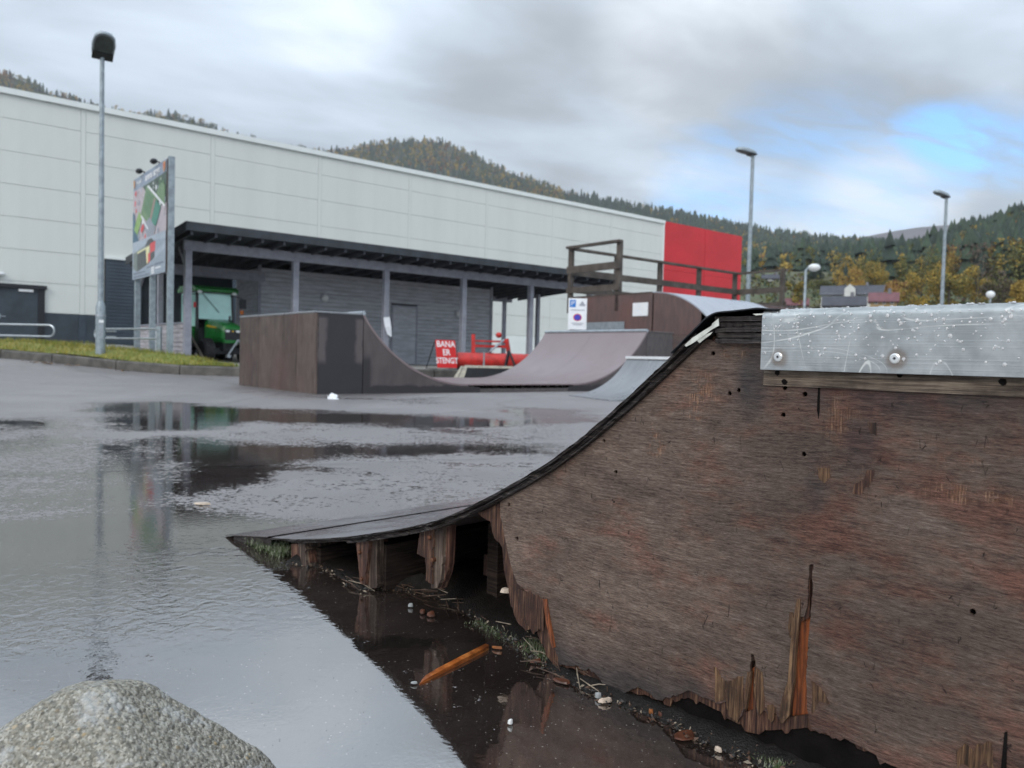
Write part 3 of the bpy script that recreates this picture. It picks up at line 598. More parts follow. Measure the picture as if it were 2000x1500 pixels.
glass_lamp = mat('dark_lamp_underside', (.055, .065, .065), .35, 0, .3, 6, spec=.4)
f0 = AT(196, 689, 18.0); street_lamp(f0, AT(208, 112, 18.0).z - f0.z, 'tall tapered lamp post on the grass verge left of the map board', math.atan2(-f0.x, f0.y) + .12, R(-33), .52, .66, .105, .055)
def yaw_to(v): return math.atan2(-v[0], v[1])
for px, pt, Y, lab, yw, tl, kk in ((1455, 302, 28.0, 'lamp post rising behind the railed ramp deck, right of the red facade', R(-72), R(-8), 1.0), (1833, 385, 33.0, 'slender lamp post far right in front of the dark wooded hill', R(-75), R(-14), .95)):
    f1 = AT(px, 740, Y); f1.z = 0; street_lamp(f1, AT(px + (9 if Y < 30 else 10), pt, Y).z, lab, yw, tl, .42 * kk, .72 * kk, .1, .06, False)
f1 = AT(1566, 735, 36); f1.z = 0; H_ = AT(1566, 528, 36).z
th = thing('short_lamp_post', 'short lamp post with a pale cup head beyond the ramps, left of the houses', 'lamp post', f1)
part('pole', MB().tube([(0, 0, -.2), (0, 0, H_), (.12, 0, H_ + .12), (.25, 0, H_ + .14)], .06, 10), galv_pole, th, True); part('lamp_head', MB().ball((.38, 0, H_ + .14), .28, .28, .18, 14, 8), lamp_white, th, True)
f1 = AT(1927, 738, 45); f1.z = 0; H_ = AT(1927, 582, 45).z
th = thing('globe_lamp', 'white globe lamp just above the coping, below the yellow trees', 'lamp post', f1)
part('pole', MB().tube([(0, 0, -.2), (0, 0, H_)], .05, 8), galv_pole, th, True); part('globe', MB().ball((0, 0, H_ + .2), .24, .24, .22, 14, 10), lamp_white, th, True)

# ------------------------------------------------------------------ mini ramp in the middle of the lot
def arcpts(x0, z0, x1, z1, n=16, power=1.0):
    """quarter-pipe profile rising from (x0,z0), tangent flat, to (x1,z1)"""
    Lx, Hz = x1 - x0, z1 - z0; sg = 1 if Lx > 0 else -1; Lx = abs(Lx); r_ = (Lx * Lx + Hz * Hz) / (2 * Hz); am = math.asin(min(1, Lx / r_))
    return [(x0 + sg * r_ * math.sin(am * i / n), z0 + r_ * (1 - math.cos(am * i / n))) for i in range(n + 1)]
def sheet(pr, y0, y1, th_=.02):
    """skin following profile [(x,z)] across y0..y1"""
    n = len(pr); off = []
    for i in range(n):
        a, b = pr[max(0, i - 1)], pr[min(n - 1, i + 1)]; d = math.hypot(b[0] - a[0], b[1] - a[1]) or 1; nx_, nz_ = -(b[1] - a[1]) / d, (b[0] - a[0]) / d
        if nz_ < 0: nx_, nz_ = -nx_, -nz_
        off.append((pr[i][0] - nx_ * th_, pr[i][1] - nz_ * th_))
    vs = [(x, y, z) for y in (y0, y1) for x, z in pr] + [(x, y, z) for y in (y0, y1) for x, z in off]; N_ = 2 * n; fs = []
    for i in range(n - 1):
        fs += [(i, n + i, n + i + 1, i + 1), (N_ + i, N_ + i + 1, N_ + n + i + 1, N_ + n + i), (i, i + 1, N_ + i + 1, N_ + i), (n + i, N_ + n + i, N_ + n + i + 1, n + i + 1)]
    fs += [(0, N_, N_ + n, n), (n - 1, 2 * n - 1, N_ + 2 * n - 1, N_ + n - 1)]
    return MB().add(vs, fs)
Q0 = G(617, 770)
mini = thing('mini_half_pipe', 'low brown plywood half pipe with a box-shaped left end and wet curved surfaces', 'skate ramp', Q0, TH)
ML, MW, MHt, FZ = 7.55, 2.9, 1.15, .135
x1_, x2_, x3_, x4_ = .70, 2.55, 4.85, 6.78
# stained near side panel: dark soaked middle, pale dry borders
m, t, p = newmat('soaked_plywood_side'); o = objc(t); sp = t.new('ShaderNodeSeparateXYZ'); t.l.new(o, sp.inputs[0])
nz = t.noise(o, 4, 5, .65); wob = t.math('MULTIPLY', t.math('SUBTRACT', nz, .5), .16)
xx = t.math('ADD', sp.outputs[0], wob); edge = t.math('MINIMUM', xx, t.math('SUBTRACT', .72, xx))
dry = t.math('MULTIPLY', t.ss(edge, .16, .10), t.ss(edge, .0, .03)); dry = t.math('MULTIPLY', dry, t.ss(t.math('ADD', sp.outputs[2], wob), .38, .5)); dry = t.math('MULTIPLY', dry, t.ss(sp.outputs[2], 1.08, 1.04))
t.l.new(t.mix(dry, t.mix(nz, (.018, .017, .02), (.034, .03, .034)), (.095, .078, .078)), p.inputs['Base Color']); p.inputs['Roughness'].default_value = .5
soaked = m
m, t, p = newmat('plywood_side_damp_foot'); o = objc(t); sp = t.new('ShaderNodeSeparateXYZ'); t.l.new(o, sp.inputs[0]); nz = t.noise(o, 5, 5, .65); nb_ = t.noise(t.map(o, (1.5, 1.5, .6)), 3, 4, .6)
damp = t.ss(t.math('ADD', sp.outputs[2], t.math('MULTIPLY', t.math('SUBTRACT', nz, .5), .14)), .13, .09); damp = t.math('MAXIMUM', damp, t.math('MULTIPLY', t.ss(t.math('ADD', sp.outputs[0], t.math('MULTIPLY', nz, .12)), .93, .86), t.ss(sp.outputs[2], .62, .45)))
t.l.new(t.mix(damp, t.mix(t.ss(nb_, .3, .7), (.066, .054, .054), (.098, .081, .081)), (.026, .023, .025)), p.inputs['Base Color']); p.inputs['Roughness'].default_value = .6
dampm = m
cur1 = arcpts(x2_, FZ, x1_, MHt)[::-1]; cur2 = arcpts(x3_, FZ, x4_, MHt)
part('side_panel', MB().box(.012, x1_ - .006, -.02, 0, .0, MHt - .03), soaked, mini)
part('side_panel', MB().prism([(x1_ + .006, 0), (x2_ + .25, 0), (x2_ + .25, FZ - .05)] + [(x, z - .035) for x, z in cur1[::-1]][:-1] + [(x1_ + .006, MHt - .035)], 1, -.02, 0), dampm, mini)
part('side_panel', MB().prism([(x3_ - .1, 0), (x4_, 0), (x4_, MHt - .035)] + [(x, z - .035) for x, z in cur2[::-1]][1:] + [(x3_ - .1, FZ - .05)], 1, -.02, 0), dampm, mini)
part('side_panel', MB().box(x4_ + .006, ML - .012, -.02, 0, 0, MHt - .03), ply_side, mini)
part('side_panel', MB().box(x2_ + .256, x3_ - .106, -.014, 0, 0, FZ - .075), ply_side, mini)
for k in range(11): x = x2_ + .36 + k * .19; part('joist_end', MB().box(x, x + .07, -.012, .3, FZ - .073, FZ - .022), darkhole, mini)
part('far_side_panel', MB().prism([(0.012, 0), (ML - .012, 0), (ML - .012, MHt - .03)] + [(x, z - .035) for x, z in cur2[::-1]] + [(x, z - .035) for x, z in cur1[::-1]] + [(.012, MHt - .03)], 1, MW, MW + .02), ply_side, mini)
for k, (a, b) in enumerate(((0, .62), (.62, 1.24), (1.24, 2.05), (2.05, 2.92))):
    part('end_panel', MB().box(-.02 - .002 * (k % 2), 0.01, a - .015 if k == 0 else a + .003, b - .003, .0, MHt - .03), ply if k % 2 else ply_mat('brown_ramp_plywood_pale', (.128, .094, .080), (.066, .048, .042), (.105, .06, .052), (3, 3, .5), .5, 2.0, .1) if 'brown_ramp_plywood_pale' not in MATS else MATS['brown_ramp_plywood_pale'], mini)
part('end_panel', MB().box(ML - .01, ML + .02, 0, MW, 0, MHt - .03), ply_side, mini)
part('deck', MB().box(-.03, x1_ - .03, -.03, MW + .03, MHt - .03, MHt - .002), surf_grey, mini, bevel=.006, seg=1)
part('deck', MB().box(x4_ + .03, ML + .03, -.03, MW + .03, MHt - .03, MHt - .002), ply_side, mini, bevel=.006, seg=1)
part('coping', MB().tube([(x1_, -.03, MHt + .004), (x1_, MW + .03, MHt + .004)], .03, 12), galv, mini, True)
part('coping', MB().tube([(x4_, -.03, MHt + .004), (x4_, MW + .03, MHt + .004)], .03, 12), galv, mini, True)
part('transition', sheet(cur1, -.025, MW + .025, .03), surf_wet, mini, True)
for a, b in ((-.025, 1.44), (1.445, MW + .025)): part('transition', sheet(cur2, a, b, .03), surf_wet, mini, True)
part('flat_bottom', MB().box(x2_ + .002, x3_ - .002, -.025, MW + .025, FZ - .02, FZ), surf_wet, mini)

# ------------------------------------------------------------------ small grey launch ramp in front of it
a0, a1 = G(1098, 771), G(1192, 784); yv = (a1 - a0).normalized()
kick = thing('kicker_ramp', 'small grey curved kicker ramp with a white top edge behind the big broken ramp', 'skate ramp', a1, math.atan2(yv.x, -yv.y))
kl = 1.45; kpr = arcpts(0, .012, 1.0, .60, 14); kpr += [(1.0 + .001, .60), (1.55, .60)]
part('surface', sheet(kpr[:-2], 0, kl, .02), surf_grey, kick, True)
part('deck', MB().box(1.02, 1.6, 0, kl, .575, .598), surf_grey, kick); part('coping_edge', MB().box(.975, 1.10, -.005, kl + .005, .6, .64), white, kick)
for y in (0.01, kl - .03): part('side_panel', MB().prism([(.03, 0), (1.58, 0), (1.58, .572)] + [(x, z - .022) for x, z in kpr[:-2][::-1]][:-1], 1, y, y + .02), ply_side, kick)
part('back_panel', MB().box(1.56, 1.58, .035, kl - .035, 0, .572), ply_side, kick)

# ------------------------------------------------------------------ tall roll-in with railed deck
BS = 1.18; A0 = AT(1117, 484, 16.7 * BS); ZR = A0.z / BS; DZ = ZR - 1.06; A0.z = 0
big = thing('roll_in_ramp', 'tall brown roll-in ramp with pale silver curved surface and a railed deck on top', 'skate ramp', A0, TH); big.scale = (BS, BS, BS)
DL, DD, SW = 6.0, 2.3, 2.62     # deck length along x, depth towards -y, width of the rolled surface
roll = []
for i in range(13): a = R(38) * i / 12; roll.append((-DD - 1.9 * math.sin(a), DZ - 1.9 * (1 - math.cos(a))))
y_, z_ = roll[-1]; fl = [(y_ - (z_ - .55) / math.tan(R(38)), .55)]
for i in range(1, 9): a = R(38) * (1 - i / 8); fl.append((fl[0][0] - 1.55 * (math.sin(R(38)) - math.sin(a)), fl[0][1] - 1.55 * (math.cos(a) - math.cos(R(38))) ))
roll += fl; rz_ = [(y, max(.012, z)) for y, z in roll]
def rot_sheet(pr, x0, x1, th_):  # same as sheet() but the profile runs along y
    s = sheet([(y, z) for y, z in pr], x0, x1, th_); s.v = [(b, a, c) for a, b, c in s.v]; return s
part('rolled_surface', rot_sheet(rz_, 0, SW, .02), surf_silver, big, True)
prof = [(y, z - .022) for y, z in rz_]; base_y = prof[-1][0]
red_ply = ply_mat('red_brown_ramp_plywood', (.125, .07, .06), (.085, .05, .046), (.14, .06, .045), (2, 2, .5), .55, 1.1, .4)
split = [q for q in prof if q[1] > .985]
part('side_panel', MB().prism([(-.02, .98), (-.02, DZ - .02), (-DD, DZ - .02)] + [(y, z) for y, z in split] + [(split[-1][0], .98)], 0, -.02, 0), red_ply, big)
part('side_panel', MB().prism([(-.02, 0), (-.02, .975), (prof[[i for i, q in enumerate(prof) if q[1] < .975][0]][0], .972)] + [q for q in prof if q[1] < .97] + [(base_y, 0)], 0, -.026, 0), ply_mat('streaky_red_ply', (.115, .068, .055), (.05, .035, .032), (.17, .06, .035), (.4, .4, 2.5), .5, 1.6, .5), big)
part('seam', MB().box(-.028, -.0205, -2.35, -2.33, 1.0, DZ - .03), darkhole, big)
part('patch_plate', MB().box(-.036, -.027, -1.62, -.35, .99, 1.26), galv, big); part('name_plate', MB().box(-.032, -.021, -2.22, -1.83, 1.36, 1.62), white, big)
part('back_panel', MB().box(0, DL, -.02, 0, 0, DZ - .02), red_ply, big); part('end_panel', MB().box(DL - .02, DL, -DD, -.02, 0, DZ - .02), red_ply, big); part('front_panel', MB().box(SW + .01, DL - .02, -DD, -DD + .02, 0, DZ - .02), red_ply, big)
part('far_side_panel', MB().prism([(-DD, 0), (-DD, DZ - .022)] + [q for q in prof if q[0] < -DD - .01] + [(base_y, 0)], 0, SW - .02, SW), red_ply, big)
for k in range(15): part('deck_board', MB().box(-.03, DL + .03, -.0 - k * .1535 - .148, -k * .1535, DZ - .02, DZ), fencewood, big)
def post(x, y, top=ZR): part('fence_post', MB().box(x - .05, x + .05, y - .05, y + .05, DZ - .35, top), fencewood, big, bevel=.006, seg=1)
for x in (0.02, 1.45, 2.95, 4.45, 5.98): post(x, .03)
post(.03, -1.38, ZR + .03); post(5.97, -1.38)
def rails(a, b, tops=((-.03, .05, .12), (-.52, .14, .04), (-.90, .14, .04))):
    for dz_, h, w_ in tops:
        part('fence_rail', MB().bar((a[0], a[1], ZR + dz_), (b[0], b[1], ZR + dz_), w_, h), fencewood, big)
rails((-.06, -.035), (6.08, -.035)); rails((-.035, .09), (-.035, -1.46), ((0, .05, .12), (-.48, .15, .04), (-.92, .12, .04))); rails((6.035, .09), (6.035, -1.46))

# ------------------------------------------------------------------ parking sign between the ramps
s0 = AT(1128, 612, 17.9); sgn = thing('parking_sign', 'white parking and no-stopping sign panel in front of the tall ramp', 'sign', (s0.x, s0.y, 0), yaw_to((s0.x, s0.y)) + .1)
sgn.scale = (1.16, 1, 1.0)
part('post', MB().tube([(0, .03, -.1), (0, .03, s0.z + .33)], .03, 10), galv_pole, sgn, True)
part('panel', MB().box(-.185, .185, -.012, 0, s0.z - .38, s0.z + .345), paper, sgn, bevel=.004, seg=1)
blue = mat('sign_blue', (.02, .20, .62), .4, 0, .1, 3); indigo = mat('sign_indigo', (.06, .07, .50), .4, 0, .1, 3); greyprint = mat('grey_print', (.35, .37, .42), .5, 0, .1, 3)
def SM(x, z, y=-.0135): return Matrix(((1, 0, 0, x), (0, 0, -1, y), (0, 1, 0, z), (0, 0, 0, 1)))
part('blue_square', MB().box(-.16, -.04, -.015, -.0125, s0.z + .14, s0.z + .31), blue, sgn)
text('P', .15, sgn, white, SM(-.10, s0.z + .225, -.0165), depth=.001)
part('car_symbol', MB().prism([(.03, s0.z + .17), (.15, s0.z + .17), (.15, s0.z + .21), (.125, s0.z + .22), (.11, s0.z + .27), (.07, s0.z + .27), (.055, s0.z + .22), (.03, s0.z + .21)], 1, -.015, -.0125), greyprint, sgn)
cir = [(.0 + .085 * math.cos(a), s0.z - .095 + .085 * math.sin(a)) for a in np.linspace(0, 6.28, 24, endpoint=False)]
part('round_sign', MB().prism(cir, 1, -.015, -.0125), signred, sgn); part('round_field', MB().prism([(x * .78, s0.z - .095 + (z - s0.z + .095) * .78) for x, z in cir], 1, -.017, -.0152), indigo, sgn)
tm = MB()
for z, w_ in ((.065, .14), (-.24, .12), (-.275, .09)): tm.box(-w_, w_, -.015, -.0125, s0.z + z, s0.z + z + .018)
part('print_lines', tm, greyprint, sgn)

# ------------------------------------------------------------------ things on the shed apron
sg0 = AT(874, 712, 20.6); sg0.z = KH
asg = thing('closed_track_sign', 'red A-frame board lettered BANA ER STENGT beside the snow plough', 'sign', sg0, yaw_to((sg0.x, sg0.y)) + .5)
lean = Matrix.Rotation(R(-14), 4, 'X'); Mb = Matrix.Translation((0, 0, .04)) @ Matrix.Rotation(R(-12), 4, 'X')
part('board', MB().box(-.30, .30, -.012, .012, 0, .76, M=Mb), signred, asg, bevel=.004, seg=1)
part('leg', MB().tube([Mb @ Vector((-.3, .012, .74)), (-.36, .55, 0)], .014, 6).tube([Mb @ Vector((.3, .012, .74)), (.36, .55, 0)], .014, 6), blackp, asg)
part('foot_bar', MB().tube([(-.36, .55, .01), (-.32, -.02, .01)], .012, 6).tube([(.36, .55, .01), (.32, -.02, .01)], .012, 6), blackp, asg)
for i, (wd_, sz) in enumerate((('BANA', .23), ('ER', .23), ('STENGT', .22))):
    text(wd_, sz, asg, white, Mb @ SM(0, .64 - .225 * i, -.0135), depth=.001, sx=.92 if i < 2 else .82, bold=.004)
pl0 = AT(962, 708, 21.3); pl0.z = KH
plow = thing('snow_plough', 'red snow plough attachment with rolled blade and lifting frame under the canopy', 'plough', pl0, TH - R(30))
blade = []
for i in range(13): a = R(-75 + 235 * i / 12); blade.append((.22 * math.cos(a) * -1, .25 + .22 * math.sin(a)))
vs = []; fs = []
for x in (-.98, .98): vs += [(x, y, z) for y, z in blade] + [(x, y * .93, .25 + (z - .25) * .93) for y, z in blade]
n = len(blade)
for i in range(n - 1): fs += [(i, i + 1, 2 * n + i + 1, 2 * n + i), (n + i, 3 * n + i, 3 * n + i + 1, n + i + 1)]
fs += [(0, 2 * n, 3 * n, n), (n - 1, 2 * n - 1, 4 * n - 1, 3 * n - 1)]
part('blade', MB().add(vs, fs), redpaint, plow, True)
for x in (-.99, .98): part('end_plate', MB().prism([(y, z) for y, z in blade] + [(.1, .05)], 0, x, x + .012), redpaint, plow)
for x in (-.5, .0, .52): part('blade_rib', MB().prism([(y * 1.06, .25 + (z - .25) * 1.06) for y, z in blade] + [(y, z) for y, z in blade[::-1]], 0, x, x + .025), redpaint, plow)
part('cutting_edge', MB().box(-1.0, 1.0, -.12, -.06, .0, .06), blackp, plow)
part('upright', MB().bar((-.52, .2, .1), (-.52, .3, .98), .08, .1), redpaint, plow); part('upright', MB().bar((.55, .2, .1), (.42, .3, .88), .08, .1), redpaint, plow)
part('cross_bar', MB().bar((-.52, .28, .80), (.45, .28, .80), .05, .05).bar((-.52, .26, .66), (.47, .26, .66), .07, .07), redpaint, plow)
part('ram', MB().tube([(-.1, -.1, .5), (.35, .3, .85)], .03, 8), galv, plow); part('knob', MB().ball((.2, .3, .98), .09, .09, .08), redpaint, plow, True)
part('brace', MB().bar((.42, -.2, .55), (.30, -.3, .05), .06, .05).bar((.42, -.2, .55), (.62, -.28, .05), .06, .05), blackp, plow)
mk = AT(945, 706, 20.4); mk.z = KH
ms = thing('marker_stick', 'thin grey marker stick standing before the red plough', 'stick', mk); part('stick', MB().tube([(0, 0, 0), (.005, 0, .5)], .022, 8), galv_pole, ms)
kk0 = AT(897, 730, 18.6); kk0.z = .05
lr = thing('launch_box', 'low black wedge box with worn cream edges behind the wet flat bottom', 'skate ramp', kk0, TH - R(32))
part('body', MB().prism([(0, -.05), (1.35, -.05), (1.35, .28), (.16, .28)], 1, 0, .6), blackp, lr)
part('edge_strip', MB().prism([(-.04, -.05), (.1, -.05), (.2, .283), (.1, .283)], 1, -.006, -.0005), creamwood, lr); part('edge_strip', MB().prism([(.2, .25), (1.35, .25), (1.35, .30), (.16, .30)], 1, -.008, -.001), creamwood, lr); part('top_sheet', MB().box(.16, 1.35, 0, .6, .281, .30), creamwood, lr)
part('edge_strip', MB().prism([(-.16, -.05), (-.06, -.05), (.09, .283), (.04, .283)], 1, .02, .06), creamwood, lr)

# ------------------------------------------------------------------ compact tractor
tr0 = HF(1.22, .55); tr0.z = KH + .004
tr = thing('tractor', 'green compact tractor with a glazed cab parked nose out in the shed bay', 'tractor', tr0, TH + R(4))
def wheel(x, y, rad, wid, label=None):
    wh = part('wheel', MB().tube([(x - wid / 2, y, rad), (x - wid * .36, y, rad), (x + wid * .36, y, rad), (x + wid / 2, y, rad)], [rad * .86, rad, rad, rad * .86], 28), rubber, tr, False)
    tm_ = MB()
    for k in range(22):
        a = 6.28319 * k / 22
        for sg in (-1, 1):
            c = Vector((x + sg * wid * .2, y + math.cos(a + sg * .07) * (rad + .008), rad + math.sin(a + sg * .07) * (rad + .008))); tm_.bar(c - Vector((wid * .2, 0, 0)), c + Vector((wid * .2, 0, 0)), .03, .03, up=(0, math.cos(a), math.sin(a)))
    part('tread', tm_, rubber, wh)
    part('rim', MB().tube([(x - wid * .46, y, rad), (x - wid * .40, y, rad), (x + wid * .46, y, rad)], [rad * .5, rad * .6, rad * .58], 20), tyellow, wh)
wheel(-.56, 0, .33, .30); wheel(.56, 0, .33, .30); wheel(-.58, 1.62, .52, .38); wheel(.58, 1.62, .52, .38)
part('axle', MB().box(-.45, .45, -.08, .08, .25, .42).box(-.18, .18, -.25, 1.9, .34, .62), blackp, tr)
# hood: lofted sections from nose to cab
secs = [(-.42, .24, .64, .98), (-.36, .285, .60, 1.06), (-.1, .31, .58, 1.14), (.35, .33, .58, 1.20), (.72, .34, .58, 1.24)]
vs = []; fs = []
for y, hw, z0, z1 in secs:
    vs += [(-hw * .82, y, z0), (-hw, y, z0 + .12), (-hw, y, z1 - .14), (-hw * .86, y, z1 - .035), (-hw * .5, y, z1), (hw * .5, y, z1), (hw * .86, y, z1 - .035), (hw, y, z1 - .14), (hw, y, z0 + .12), (hw * .82, y, z0)]
for i in range(len(secs) - 1): fs += [(i * 10 + k, i * 10 + (k + 1) % 10, (i + 1) * 10 + (k + 1) % 10, (i + 1) * 10 + k) for k in range(10)]
fs += [tuple(range(10))[::-1], tuple(40 + k for k in range(10))]
part('hood', MB().add(vs, fs), tgreen, tr, bevel=.012)
g = part('grille', MB().prism([(-.21, .66), (-.225, .93), (.225, .93), (.21, .66), (.17, .62), (-.17, .62)], 1, -.436, -.40), blackp, tr)
for k in range(7): part('grille_bar', MB().box(-.19 + k * .06, -.176 + k * .06, -.442, -.437, .66, .82), rubber, g)
for x in (-.145, .145): part('headlight', MB().ball((x, -.437, .885), .065, .02, .035, 12, 6), lamp_white, tr, True)
part('badge', MB().ball((0, -.437, .885), .025, .01, .022, 8, 5), tyellow, tr, True)
for sg in (-1, 1): part('side_stripe', MB().prism([(-.12, 1.0), (.5, 1.07), (.6, 1.02), (-.12, .965)], 0, sg * .336 - .004, sg * .336 + .004), tyellow, tr)
part('nose_skirt', MB().prism([(-.44, .56), (-.30, .56), (-.28, .70), (-.44, .64)], 0, -.24, .24), tgreen, tr)
part('front_hitch', MB().bar((-.16, -.50, .22), (.10, -.55, .66), .05, .035).bar((.34, -.50, .22), (.10, -.55, .66), .05, .035).box(-.2, -.1, -.56, -.44, .16, .24).box(.29, .39, -.56, -.44, .16, .24), galv, tr)
part('fender', MB().prism([(1.05, .55), (1.0, .9), (1.2, 1.12), (1.7, 1.14), (2.1, .9), (2.15, .6), (1.95, .85), (1.62, 1.05), (1.3, .9)], 0, -.76, -.42).prism([(1.05, .55), (1.0, .9), (1.2, 1.12), (1.7, 1.14), (2.1, .9), (2.15, .6), (1.95, .85), (1.62, 1.05), (1.3, .9)], 0, .42, .76), tgreen, tr)
part('cab_base', MB().box(-.5, .5, .74, 2.0, .5, .98).box(-.66, -.5, .8, 1.1, .42, .5).box(.5, .66, .8, 1.1, .42, .5), blackp, tr)
part('footstep', MB().box(-.78, -.55, .82, 1.08, .28, .32).box(.55, .78, .82, 1.08, .28, .32), blackp, tr)
px_ = .56
for x in (-px_, px_):
    part('cab_pillar', MB().bar((x * .93, .78, .95), (x * .9, .86, 2.02), .06, .06).bar((x, 1.42, 1.0), (x * .97, 1.42, 2.02), .05, .05).bar((x * .95, 2.0, 1.0), (x * .9, 1.95, 2.02), .06, .06), blackp, tr)
part('windscreen', MB().add([(-.48, .79, 1.24), (.48, .79, 1.24), (.47, .85, 2.0), (-.47, .85, 2.0)], [(0, 1, 2, 3)]).box(-.48, .48, .84, .85, 1.99, 2.0), glass_t, tr)
for x in (-px_ * .98, px_ * .98): part('side_window', MB().box(x - .004, x + .004, .86, 1.39, 1.02, 2.0).box(x - .004, x + .004, 1.45, 1.92, 1.02, 2.0), glass_t, tr)
part('rear_window', MB().box(-.47, .47, 1.985, 1.99, 1.02, 2.0), glass_t, tr)
part('wiper', MB().tube([(-.38, .80, 1.98), (.1, .765, 1.45)], .009, 6), blackp, tr); part('steering_wheel', MB().tube([(.15 * math.cos(a) + .0, 1.05 + .15 * math.sin(a) * .8, 1.32 + .08 * math.sin(a)) for a in np.linspace(0, 6.28, 16)], .015, 6), blackp, tr)
part('seat', MB().box(-.22, .22, 1.35, 1.6, 1.0, 1.15).box(-.2, .2, 1.6, 1.7, 1.1, 1.6), blackp, tr, bevel=.02)
part('cab_roof', MB().prism([(.68, 2.02), (.66, 2.10), (.8, 2.18), (1.9, 2.2), (2.08, 2.1), (2.06, 2.02)], 0, -.62, .62), tgreen, tr, bevel=.03)
part('roof_lining', MB().box(-.58, .58, .72, 2.02, 1.99, 2.018), blackp, tr)
for x in (-.5, .5): part('work_light', MB().ball((x, .67, 2.0), .075, .05, .05, 12, 6), lamp_white, tr, True)
for sg in (-1, 1): mr = part('mirror', MB().box(sg * .72, sg * .92, .78, .82, 1.60, 1.88), blackp, tr, bevel=.01); part('mirror_arm', MB().tube([(sg * .5, .82, 1.95), (sg * .8, .8, 1.9)], .015, 6), blackp, mr)
part('indicator', MB().box(.7, .8, .7, .74, 1.42, 1.54), mat('amber_lens', (.6, .16, .02), .3), tr); part('indicator', MB().box(-.64, -.58, .72, .76, 1.55, 1.70), signred, tr)
part('exhaust', MB().tube([(.30, .5, 1.1), (.30, .5, 1.35)], .03, 8), blackp, tr)

# ------------------------------------------------------------------ the broken ramp in the foreground
RO = G(460, 1052); RE = G(1500, 1480); RA = math.atan2(RE.y - RO.y, RE.x - RO.x)
RX = Vector((math.cos(RA), math.sin(RA), 0)); RN = Vector((-math.sin(RA), math.cos(RA), 0))
def S(x, y, off=0.0):
    d = ray(x, y); k = ((RO + RN * off - CAM).dot(RN)) / d.dot(RN); P = CAM + d * k; return ((P - RO).dot(RX), P.z)
def RL(px, py):   # ground pixel -> ramp-local xy
    g = G(px, py) - RO; return (g.dot(RX), g.dot(RN))
ramp = thing('quarter_pipe', 'big weathered brown plywood quarter pipe with rotten torn side and metal coping', 'skate ramp', RO, RA)
RW = 1.25
TOP = [(-.02, .004), (.196, .044), (.356, .066), (.525, .100), (.664, .132), (.83, .177), (.958, .216), (1.041, .250), (1.133, .296), (1.218, .341), (1.296, .386), (1.368, .435), (1.434, .486), (1.486, .528), (1.535, .570), (1.577, .606), (1.612, .635)]
XE = 2.62; DZT = .651
def resample(pts, step):
    out = [pts[0]]
    for a, b in zip(pts, pts[1:]):
        L = math.hypot(b[0] - a[0], b[1] - a[1]); n = max(1, round(L / step)); out += [(a[0] + (b[0] - a[0]) * i / n, a[1] + (b[1] - a[1]) * i / n) for i in range(1, n + 1)]
    return out
def smooth(pts, k=3):
    p = np.array(pts)
    for _ in range(k): q = p.copy(); q[1:-1] = .25 * p[:-2] + .5 * p[1:-1] + .25 * p[2:]; p = q
    return [tuple(a) for a in p]
TOPR = smooth(resample(TOP, .02), 4)
def topz(x): return float(np.interp(x, [a for a, _ in TOPR], [b for _, b in TOPR]))

# weathered face veneer: grey-brown long grain, red film remnants, black soaked stains
m, t, p = newmat('weathered_plywood_face'); o = objc(t)
warp = t.noise(o, 3.0, 3, .5); ow = t.new('ShaderNodeVectorMath', operation='ADD'); t.l.new(o, ow.inputs[0]); cw = t.new('ShaderNodeCombineXYZ'); t.l.new(t.math('MULTIPLY', warp, .022), cw.inputs[2]); t.l.new(cw.outputs[0], ow.inputs[1]); ow = ow.outputs[0]
f1 = t.noise(t.map(ow, (36, 1, 330)), 1.0, 4, .7); f2 = t.noise(t.map(ow, (130, 1, 760), (0, 0, 0), (3, 0, 5)), 1.0, 3, .75); f3 = t.noise(t.map(ow, (7, 1, 46), (0, 0, 0), (1, 0, 8)), 1.0, 4, .6)
grainv = t.math('ADD', t.math('MULTIPLY', f1, .5), t.math('ADD', t.math('MULTIPLY', f2, .38), t.math('MULTIPLY', f3, .22)))
col = t.ramp(t.ss(grainv, .34, .78), [(0, (.011, .007, .0055)), (.24, (.060, .040, .032)), (.52, (.108, .076, .060)), (.82, (.158, .120, .099)), (1, (.33, .275, .23))])
big1 = t.noise(t.map(o, (1.3, 1, 2.2)), 2.3, 5, .62); big2 = t.noise(t.map(o, (1.5, 1, 3.2), (0, 0, 0), (5, 0, 2)), 3.4, 6, .7); big3 = t.noise(t.map(o, (2.2, 1, 1.1), (0, 0, 0), (2, 0, 7)), 2.0, 5, .6)
colr = t.ramp(t.ss(grainv, .36, .74), [(0, (.015, .005, .004)), (.4, (.092, .031, .021)), (1, (.25, .105, .068))])
sep = t.new('ShaderNodeSeparateXYZ'); t.l.new(o, sep.inputs[0]); X_, Z_ = sep.outputs[0], sep.outputs[2]
redm = t.math('MULTIPLY', t.ss(t.math('ADD', big2, t.math('MULTIPLY', t.math('SUBTRACT', X_, 1.75), .12)), .46, .66), .65)
col = t.mix(redm, col, colr)
